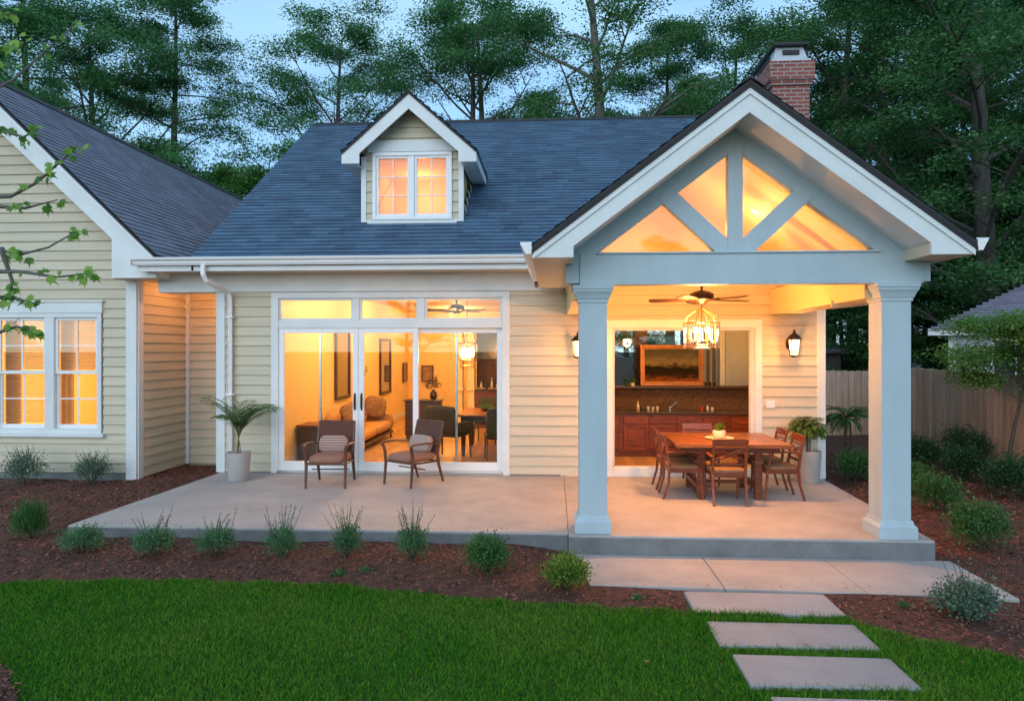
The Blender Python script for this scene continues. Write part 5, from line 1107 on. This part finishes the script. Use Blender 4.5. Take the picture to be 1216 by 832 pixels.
# small round vault lights
for k, (x, lb) in enumerate(((1.15, 'small round light in the left slope of the porch vault'), (2.57, 'small round light in the right slope of the porch vault'))):
    zc = pz(x, .25); sx = -1 if x < PC else 1; tilt = math.atan(PS) * (sx)
    T = Matrix.Rotation(tilt, 4, 'Y'); e = tag(empty('ceiling_light', (x, 8.9, zc - .004)), lb, 'ceiling light', 'small lights in the porch vault')
    s = MB(T); s.lathe((0, 0, 0), [(.055, -.012), (.06, -.008), (.06, 0)], 20); s.build('rim', M_TRIM, e, smooth=True); s = MB(T); s.lathe((0, 0, 0), [(.045, -.016), (.045, -.0125)], 18); s.build('lens', M_GLOW, e)
    light('ceiling_lamp', (-.03 * sx * 2, 0, -.22), 5, r=.08, parent=e)

def lantern(x, z, label, energy):
    e = tag(empty('wall_lantern', (x, W - .018, z)), label, 'lantern', 'lanterns on the porch wall'); yc = -.16
    s = MB(); s.lathe((0, 0, 0), [(.05, 0), (.05, .012), (.03, .03)], 18); o = s.build('backplate', M_BLACK, e, smooth=True); o.rotation_euler = (R_(90), 0, 0); o.scale = (1, 1.5, 1)
    s = MB(); s.tube([(0, -.02, .0), (0, -.08, -.03), (0, -.13, .05), (0, yc, .14), (0, yc, .16)], .007, 6); s.build('arm', M_BLACK, e, smooth=True)
    s = MB()
    for k in range(4):
        a = math.pi / 4 + k * math.pi / 2; c, d = math.cos(a), math.sin(a); s.tube([(.052 * c, yc + .052 * d, -.14), (.075 * c, yc + .075 * d, .05)], .0075, 4)
    s.lathe((0, yc, 0), [(.02, -.165), (.055, -.15), (.056, -.138)], 4); s.lathe((0, yc, .05), [(.088, -.002), (.085, .008), (.05, .05), (.018, .075), (.016, .10), (.004, .12)], 16); s.build('cage', M_BLACK, e)
    s = MB(); s.lathe((0, yc, 0), [(.042, -.137), (.064, .046)], 4); s.build('glass', M_LANT, e)
    light('lantern_light', (0, yc - .11, -.05), energy, r=.04, parent=e); e.scale = (1.22,) * 3
lantern(3.50, 2.0, 'black wall lantern right of the kitchen opening', 4); lantern(.36, 1.98, 'black wall lantern half hidden behind the left porch column', 3.2)
e = tag(empty('power_outlet', (3.22, W - .018, 1.10)), 'white switch plate low on the siding below the right lantern', 'outlet'); s = MB(); s.box(-.06, .06, -.012, 0, -.055, .055); s.build('plate', M_FRAME, e, bevel=.003); s = MB(); s.box(-.035, -.015, -.018, -.0125, -.02, .02); s.box(.015, .035, -.018, -.0125, -.02, .02); s.build('switch', M_TRIM, e)
# ================================================================ BAR BEHIND THE PORCH OPENING
e = tag(empty('bar_cabinet', (2.2, 12.25, .05)), 'cherry wood bar cabinet with drawers, doors and stone top behind the porch opening', 'cabinet')
s = MB(); s.box(-1.5, 1.5, -.25, .27, .08, .745); s.box(-1.5, 1.5, -.19, .27, 0, .08); s.build('cabinet_body', M_DWOOD, e, bevel=.003)
def raised(s, x0, x1, z0, z1, y=-.25):
    s.frame(x0, x1, z0, z1, .05, y - .022, y - .001); s.box(x0 + .05, x1 - .05, y - .010, y - .001, z0 + .05, z1 - .05); s.box(x0 + .075, x1 - .075, y - .018, y - .010, z0 + .075, z1 - .075)
x = -1.46
for k, w_ in enumerate((.46, .44, .46, .44, .46, .46)):
    zs = ((.12, .40), (.42, .71)) if k in (0,) else ((.12, .56), (.58, .71))
    for (a, b) in zs:
        s = MB(); 
        if b - a < .2: s.box(x + .01, x + w_ - .01, -.272, -.251, a, b)
        else: raised(s, x + .01, x + w_ - .01, a, b)
        dnm = 'drawer' if (k == 0 or b - a < .2) else 'cabinet_door'; d_ = s.build(dnm, M_DWOOD, e, bevel=.003)
        s = MB(); s.tube([(x + w_ / 2 - .04, -.275, (b + .0) - .055), (x + w_ / 2 - .04, -.295, b - .055), (x + w_ / 2 + .04, -.295, b - .055), (x + w_ / 2 + .04, -.275, b - .055)], .005, 5); s.build('handle', M_BRASS, d_, smooth=True)
    x += w_ + .01
s = MB(); s.box(-1.52, 1.52, -.30, .28, .75, .785); s.build('countertop', mat('dark_granite', (.09, .075, .06), .15, var=.6, vscale=60), e, bevel=.004)
s = MB(); s.box(-1.5, 1.5, .255, .275, .787, 1.17); s.build('backsplash', M_MOSAIC, e); s = MB(); s.box(-1.5, 1.5, .12, .28, 1.172, 1.205); s.build('ledge', M_DARKW, e, bevel=.004)
s = MB(); s.box(.7, 3.73, 12.58, 12.586, 1.24, 2.66); H(s, 'bar_window_pane', M_GLASS)
s = MB(); s.frame(.69, 3.74, 1.21, 2.70, .05, 12.555, 12.62); H(s, 'bar_window_frame', M_DARKW)
def painting_mat():
    m = bpy.data.materials.new('landscape_painting'); m.use_nodes = True; n = m.node_tree.nodes; l = m.node_tree.links; b = n['Principled BSDF']; b.inputs['Roughness'].default_value = .9; b.inputs['Specular IOR Level'].default_value = .08
    tcn = n.new('ShaderNodeTexCoord'); sp = n.new('ShaderNodeSeparateXYZ'); l.new(tcn.outputs['Object'], sp.inputs[0]); mp_ = n.new('ShaderNodeMapping'); mp_.inputs['Scale'].default_value = (2.2, 1, 7); l.new(tcn.outputs['Object'], mp_.inputs[0])
    nz = n.new('ShaderNodeTexNoise'); nz.inputs['Scale'].default_value = 2.4; nz.inputs['Detail'].default_value = 8; nz.inputs['Roughness'].default_value = .7; l.new(mp_.outputs[0], nz.inputs[0])
    ma = n.new('ShaderNodeMath'); ma.operation = 'MULTIPLY_ADD'; ma.inputs[1].default_value = .42; l.new(nz.outputs[0], ma.inputs[0]); l.new(sp.outputs[2], ma.inputs[2])
    mr = n.new('ShaderNodeMapRange'); mr.inputs[1].default_value = .16; mr.inputs[2].default_value = .86; l.new(ma.outputs[0], mr.inputs[0])
    cr = n.new('ShaderNodeValToRGB'); c = cr.color_ramp; c.elements[0].color = (.02, .01, .004, 1); c.elements[1].color = (.05, .05, .035, 1)
    for p_, col in ((.22, (.16, .05, .01, 1)), (.34, (.02, .012, .006, 1)), (.52, (.008, .007, .005, 1)), (.58, (.04, .03, .012, 1)), (.66, (.15, .12, .06, 1)), (.85, (.07, .065, .04, 1))): el = c.elements.new(p_); el.color = col
    l.new(mr.outputs[0], cr.inputs[0]); l.new(cr.outputs[0], b.inputs['Base Color']); return m
e = tag(empty('painting', (2.12, 12.44, 1.262)), 'gold framed landscape painting standing on the bar ledge', 'painting'); e.rotation_euler = (R_(-3), 0, 0)
M_GOLD = mat('gilt_frame', (.32, .13, .03), .38, metal=.5, var=.3, vscale=20)
s = MB(); s.frame(-.56, .56, 0, .74, .05, -.03, .0); s.frame(-.51, .51, .05, .69, .03, -.018, .0); s.build('frame', M_GOLD, e, bevel=.006); s = MB(); s.box(-.485, .485, -.008, -.002, .075, .665); s.build('canvas', painting_mat(), e)
# bits on the counter
e = tag(empty('tap', (2.08, 12.40, .837)), 'steel tap with two spread levers on the bar counter', 'tap'); s = MB(); s.tube([(0, 0, 0), (0, 0, .10), (0, -.03, .14), (0, -.09, .15), (0, -.12, .12)], .009, 8); s.tube([(0, 0, .03), (.06, -.01, .09), (.12, -.02, .15)], .006, 6); s.tube([(0, 0, .03), (-.05, -.01, .06), (-.09, -.02, .11)], .006, 6); s.lathe((0, 0, 0), [(.03, 0), (.03, .01), (.012, .02)], 14); s.build('spout', M_CHROME, e, smooth=True)
M_BOT = mat('dark_bottle_glass', (.03, .05, .02), .1); M_CLR = mat('pale_glassware', (.55, .5, .42), .12, spec=.8); M_RED = mat('red_jar', (.4, .05, .02), .3)
for k, (x, h, r_, m_, lb) in enumerate([(1.50, .17, .026, M_CLR, 'clear decanter standing left on the bar counter'), (1.56, .12, .02, M_BOT, 'short dark bottle beside the decanter on the bar'), (1.68, .07, .03, M_CLR, 'low glass, first of three left of the tap'), (1.76, .06, .03, M_CLR, 'low glass, middle of three left of the tap'), (1.84, .07, .028, M_CLR, 'low glass, nearest the tap of the three'),
                                       (2.62, .07, .035, M_RED, 'small red jar right of the tap on the bar'), (2.72, .10, .022, M_CLR, 'clear bottle right of the red jar'), (2.80, .06, .03, M_CLR, 'squat glass at the right end of the bar')]):
    e = tag(empty('bottle' if h > .08 else 'tumbler', (x, 12.28, .837)), lb, 'bottle' if h > .08 else 'glass'); s = MB()
    s.lathe((0, 0, 0), [(r_ * .8, 0), (r_, .01), (r_, h * .55), (r_ * .4, h * .75), (r_ * .38, h)] if h > .08 else [(r_ * .75, 0), (r_, h), (r_ * .9, h), (r_ * .7, .01)], 14); s.build('body', m_, e, smooth=True)
for k, (x, lb) in enumerate([(1.30, 'round leafed little plant on the left of the bar ledge'), (1.42, 'small pale plant beside the painting on the bar ledge')]):
    e = tag(empty('planter', (x, 12.42, 1.257)), lb, 'plant pot'); s = MB(); s.lathe((0, 0, 0), [(.03, 0), (.04, .06), (.033, .06)], 14); s.build('pot', M_BOT if k == 0 else M_CREAM, e, smooth=True)
    S, V, F, c = shrub_mesh(70 + k, .06, .10, 160, .028, .014, stems=3, clump=10); npmesh('foliage', V + np.array([0, 0, .05]), F, c, M_SH2, e)
for k, x in enumerate((2.72, 2.79, 2.87)):
    e = tag(empty('candle_holder', (x, 12.42, 1.257)), ['left', 'middle', 'right'][k] + ' one of the three dark candle cups beside the painting', 'candle holder', 'candle cups on the bar ledge'); s = MB(); s.lathe((0, 0, 0), [(.022, 0), (.012, .02), (.028, .04), (.028, .075), (.022, .075)], 12); s.build('cup', M_BRONZE, e, smooth=True)
def added_downlight(x, y, z, en, lb, grp, r=.06):  # recessed fixture added only to fill a room with light
    e = tag(empty('ceiling_light', (x, y, z)), lb, 'ceiling light', grp); s = MB(); s.lathe((0, 0, 0), [(.07, -.01), (.08, -.004), (.08, 0)], 20); s.build('rim', M_TRIM, e, smooth=True); s = MB(); s.lathe((0, 0, 0), [(.06, -.014), (.06, -.0105)], 18); s.build('lens', M_GLOW, e)
    light('ceiling_lamp', (0, 0, -.14), en, r=r, parent=e)
added_downlight(1.4, 11.3, 2.75, 9, 'added recessed light brightening the left of the bar', 'bar ceiling lights'); added_downlight(2.9, 11.3, 2.75, 9, 'added recessed light brightening the right of the bar', 'bar ceiling lights')  # both added to light the bar, no known fixtures

# ================================================================ LIVING ROOM BEHIND THE SLIDING DOORS
M_SOFA = mat('ochre_sofa_fabric', (.52, .29, .11), .85, var=.15, vscale=12, bump=.25, bscale=140); M_PAT = mat('patterned_pillow', (.42, .25, .12), .9, var=.85, vscale=26, var2=(.06, .03, .02))
e = tag(empty('sofa', (-4.22, 13.3, .04), R_(90)), 'ochre upholstered sofa with wooden base along the left living room wall', 'sofa'); e.scale = (.95, .9, .9)   # local: length X (along +Y world), back at +Y
s = MB(); s.box(-1.35, 1.35, -.84, -.06, .10, .17); s.build('frame', M_DARKW, e, bevel=.005)
for sx in (-1, 1):
    for yy in (-.80, -.12): s = MB(); s.tube([(sx * 1.28, yy, 0), (sx * 1.27, yy, .10)], .022, 6); s.build('leg', M_DARKW, e)
    s = MB(); s.cushion((sx * 1.29, -.45, .37), (.14, .80, .42), .25); s.build('armrest', M_SOFA, e, smooth=True, sharp=80)
for x in (-.62, .62): s = MB(); s.cushion((x, -.50, .30), (1.22, .70, .22), .22); s.build('seat_cushion', M_SOFA, e, smooth=True, sharp=80); s = MB(); s.cushion((x, -.16, .55), (1.22, .20, .50), .25); s.build('backrest', M_SOFA, e, smooth=True, sharp=80)
for k, (y, lb) in enumerate([(12.75, 'patterned pillow on the near half of the sofa'), (14.35, 'patterned pillow on the far end of the sofa')]):
    T = Matrix.Rotation(R_(35), 4, 'Z') @ Matrix.Rotation(R_(-16), 4, 'X') @ Matrix.Rotation(R_(12 if k else -20), 4, 'Y'); s = MB(T); s.cushion((0, 0, 0), (.48, .16, .46), .5); o = s.build('pillow', M_PAT, None, smooth=True, sharp=80, loc=(-3.80, y, .70)); tag(o, lb, 'pillow', 'pillows on the sofa')
def wall_mirror(y0, y1, z0, z1, lb):
    e = tag(empty('wall_mirror', (-4.295, (y0 + y1) / 2, z0)), lb, 'mirror', 'tall mirrors on the left living room wall'); h = z1 - z0; d = (y1 - y0) / 2; T = Matrix.Rotation(R_(90), 4, 'Z')
    s = MB(T); s.frame(-d, d, 0, h, .07, -.045, -.001); s.build('frame', M_DARKW, e, bevel=.006); s = MB(T); s.box(-d + .07, d - .07, -.02, -.01, .07, h - .07); s.build('mirror_glass', M_MIRROR, e)
wall_mirror(13.15, 14.1, .92, 2.45, 'nearer tall dark framed mirror, half behind the door stile'); wall_mirror(16.6, 17.7, .80, 2.20, 'farther tall dark framed mirror beyond the sofa')
def picture(x, y, z, w_, h, lb, rz=0):
    e = tag(empty('picture', (x, y, z), rz), lb, 'picture', 'small pictures in the far room corner'); s = MB(); s.frame(-w_ / 2, w_ / 2, 0, h, .035, -.03, -.001); s.build('frame', M_DARKW, e, bevel=.003); s = MB(); s.box(-w_ / 2 + .035, w_ / 2 - .035, -.012, -.006, .035, h - .035); s.build('print', mat('sepia_print', (.45, .30, .16), .6, var=.75, vscale=7, var2=(.10, .05, .03)), e)
picture(-4.28, 19.4, 1.0, .5, .55, 'small framed picture at the end of the left living room wall', R_(90)); picture(-3.72, 19.98, .98, .36, .48, 'small framed picture on the back wall just past the corner')
s = MB()
for k in range(3): s.tube([(0, -.2 + k * .2 + .06 * math.cos(a), .05 + k * .08 % .2 + .10 * math.sin(a) + .02 * a) for a in [q * .5 for q in range(12)]], .006, 5)
o = s.build('wire_wall_art', M_BRONZE, None, smooth=True, loc=(-4.28, 15.2, 1.2)); tag(o, 'curled wire ornament on the wall between the two tall mirrors', 'wall art')
e = tag(empty('chest', (-3.82, 11.35, .04)), 'low dark brown chest inside the left door pane', 'chest'); s = MB(); s.box(-.42, .42, -.25, .25, .05, .58); s.build('chest_body', M_DARKW, e, bevel=.006); s = MB(); s.box(-.45, .45, -.28, .28, .583, .62); s.build('chest_top', M_DWOOD, e, bevel=.004)
for z in (.1, .34): s = MB(); s.box(-.38, .38, -.268, -.252, z, z + .21); d_ = s.build('drawer', M_DARKW, e, bevel=.004); s = MB(); s.tube([(-.06, -.27, z + .11), (-.06, -.29, z + .11), (.06, -.29, z + .11), (.06, -.27, z + .11)], .006, 5); s.build('handle', M_BRASS, d_)
e = tag(empty('console_table', (-2.72, 14.2, .04)), 'dark console cabinet behind the middle door stile', 'console'); s = MB(); s.box(-.36, .36, -.2, .2, .1, .80); s.box(-.34, -.29, -.18, .18, 0, .1); s.box(.29, .34, -.18, .18, 0, .1); s.build('cabinet_body', M_DARKW, e, bevel=.004); s = MB(); s.box(-.39, .39, -.23, .23, .803, .835); s.build('console_top', M_DARKW, e, bevel=.004)
e = tag(empty('vase', (-2.52, 14.2, .876)), 'dark vase of dried stems on the console', 'vase'); s = MB(); s.lathe((0, 0, 0), [(.05, 0), (.08, .06), (.07, .14), (.035, .18), (.04, .2)], 16); s.build('vase_body', M_BRONZE, e, smooth=True)
S, V, F, c = shrub_mesh(75, .16, .30, 260, .04, .02, stems=12, clump=16); npmesh('foliage', V + np.array([0, 0, .16]), F, c, mat('dried_leaf', (.10, .05, .03), .8, rnd=.5), e)
M_GREENV = mat('dark_olive_upholstery', (.045, .04, .022), .85, var=.2, vscale=14, bump=.2, bscale=120)
def indoor_chair(x, y, rz, lb, w2=.24, arms=False):
    e = tag(empty('upholstered_chair', (x, y, .04), R_(rz)), lb, 'chair', 'chairs around the indoor table')
    for sx in (-1, 1):
        for yy in (-.2, .22): s = MB(); s.tube([(sx * (w2 - .02), yy * 1.12, 0), (sx * (w2 - .03), yy, .40)], [.014, .02], 4); s.build('leg', M_DARKW, e)
        if arms: s = MB(); s.cushion((sx * w2, .0, .55), (.07, .44, .20), .3); s.build('armrest', M_GREENV, e, smooth=True, sharp=80)
    s = MB(); s.cushion((0, .01, .44), (w2 * 2, .5, .12), .3); s.build('seat', M_GREENV, e, smooth=True, sharp=80); s = MB(Matrix.Translation((0, -.23, .68)) @ Matrix.Rotation(R_(8), 4, 'X')); s.cushion((0, 0, 0), (w2 * 2, .09, .50), .25); s.build('backrest', M_GREENV, e, smooth=True, sharp=80)
indoor_chair(-1.82, 11.75, -25, 'wide dark upholstered chair with its back to the glass, left of the indoor table', .32, True)
indoor_chair(-.92, 11.45, 10, 'dark chair at the near right corner of the indoor table'); indoor_chair(-.75, 13.7, 180, 'dark chair at the far side of the indoor table'); indoor_chair(-1.35, 13.75, 175, 'second dark chair at the far side of the indoor table')
e = tag(empty('indoor_table', (-1.15, 12.55, .04)), 'rectangular wooden dining table inside the right hand doors', 'table'); s = MB(); s.box(-.55, .75, -.72, .72, .70, .74); s.build('tabletop', M_TABLE, e, bevel=.006); s = MB(); s.box(-.48, .68, -.64, .64, .62, .698); s.build('apron', M_DARKW, e)
for sx in (-.44, .62):
    for yy in (-.6, .6): s = MB(); s.tube([(sx, yy, 0), (sx, yy, .2), (sx, yy, .62)], [.03, .04, .045], 8); s.build('leg', M_DARKW, e, smooth=True)
e = tag(empty('bowl', (-1.25, 12.6, .782)), 'small dark bowl with greenery on the indoor table', 'bowl'); s = MB(); s.lathe((0, 0, 0), [(.05, 0), (.13, .05), (.12, .05), (.05, .01)], 16); s.build('dish', M_BRONZE, e, smooth=True); S, V, F, c = shrub_mesh(78, .12, .10, 140, .035, .016, stems=3, clump=10); npmesh('foliage', V + np.array([0, 0, .03]), F, c, M_SH2, e)
# crystal chandelier
e = tag(empty('chandelier', (-1.62, 12.7, 1.62)), 'tiered crystal chandelier glowing over the indoor dining table', 'chandelier'); s = MB()
ring(s, .20, .10); ring(s, .20, .40); ring(s, .13, .0); s.tube([(0, 0, 0), (0, 0, 1.46)], .008, 6)
for k in range(6): a = k * math.pi / 3; s.tube([(.2 * math.cos(a), .2 * math.sin(a), .1), (.2 * math.cos(a), .2 * math.sin(a), .4), (.0, 0, .55)], .004, 4)
s.build('cage', M_BRASS, e, smooth=True); s = MB()
for k in range(36): a = k * math.pi / 18; s.tube([(.19 * math.cos(a), .19 * math.sin(a), .08), (.19 * math.cos(a), .19 * math.sin(a), .39)], .006, 4)
for k in range(20): a = k * math.pi / 10; s.tube([(.125 * math.cos(a), .125 * math.sin(a), -.06), (.125 * math.cos(a), .125 * math.sin(a), .10)], .006, 4)
s.build('crystal', M_CRYS, e)
for k in range(3): a = k * 2.1; s = MB(); s.lathe((.1 * math.cos(a), .1 * math.sin(a), .16), [(.01, 0), (.03, .04), (.03, .14), (.012, .18)], 10); s.build('bulb', M_BULB, e, smooth=True)
light('chandelier_light', (0, 0, .22), 32, r=.12, parent=e)
ceiling_fan(-1.66, 11.6, 2.60, .56, 3.05, 'dark ceiling fan seen through the right transom pane', rz=.9, m=M_DARKW)
added_downlight(-3.0, 11.9, 3.05, 33, 'added recessed light near the left doors, brightening the living room', 'living room ceiling lights'); added_downlight(-3.0, 15.0, 3.05, 33, 'added recessed light brightening the middle of the living room', 'living room ceiling lights'); added_downlight(-2.6, 18.3, 3.05, 33, 'added recessed light brightening the far end of the living room', 'living room ceiling lights')  # all three added so the living room walls look bright
# kitchen hutch / serving bar at the back of the room
e = tag(empty('serving_bar', (-1.2, 16.6, .04)), 'serving bar with white pilasters, dark shelves and mosaic back inside the house', 'bar'); s = MB()
for x0 in (-1.15, -.86): s.box(x0, x0 + .16, -.32, .0, .0, 2.35); s.box(x0 - .03, x0 + .19, -.36, .0, 2.05, 2.12); s.box(x0 - .03, x0 + .19, -.36, .0, .9, .96)
s.box(-1.3, 1.5, -.36, .0, 2.36, 2.7); s.box(-1.3, 1.5, -.40, .0, 2.70, 2.76); s.build('pilaster', M_INTC, e, bevel=.006)
s = MB(); s.box(-.68, 1.5, .0, .03, .95, 2.35); s.build('backsplash', M_MOSAIC, e); s = MB(); s.box(-.68, 1.5, -.04, -.002, 1.65, 2.3); s.build('shelf_panel', mat('smoked_panel', (.04, .025, .018), .2, var=.5, vscale=9), e)
s = MB(); s.box(-.69, 1.5, -.38, .0, .885, .93); s.build('countertop', M_DARKW, e, bevel=.004); s = MB(); s.box(-.68, 1.5, -.32, -.001, .0, .88); s.build('cabinet_body', M_DWOOD, e, bevel=.003)
for k in range(9):
    e2 = tag(empty('bottle', (-1.75 + k * .13, 16.42, .972)), ['pale', 'dark', 'pale'][k % 3] + ' bottle on the indoor serving bar', 'bottle', 'bottles on the serving bar'); s = MB(); r_ = .03; h = .18 + .05 * ((k * 7) % 3); s.lathe((0, 0, 0), [(r_ * .8, 0), (r_, .01), (r_, h * .55), (r_ * .4, h * .75), (r_ * .38, h)], 10); s.build('body', (M_CLR, M_BOT, M_CLR)[k % 3], e2, smooth=True)
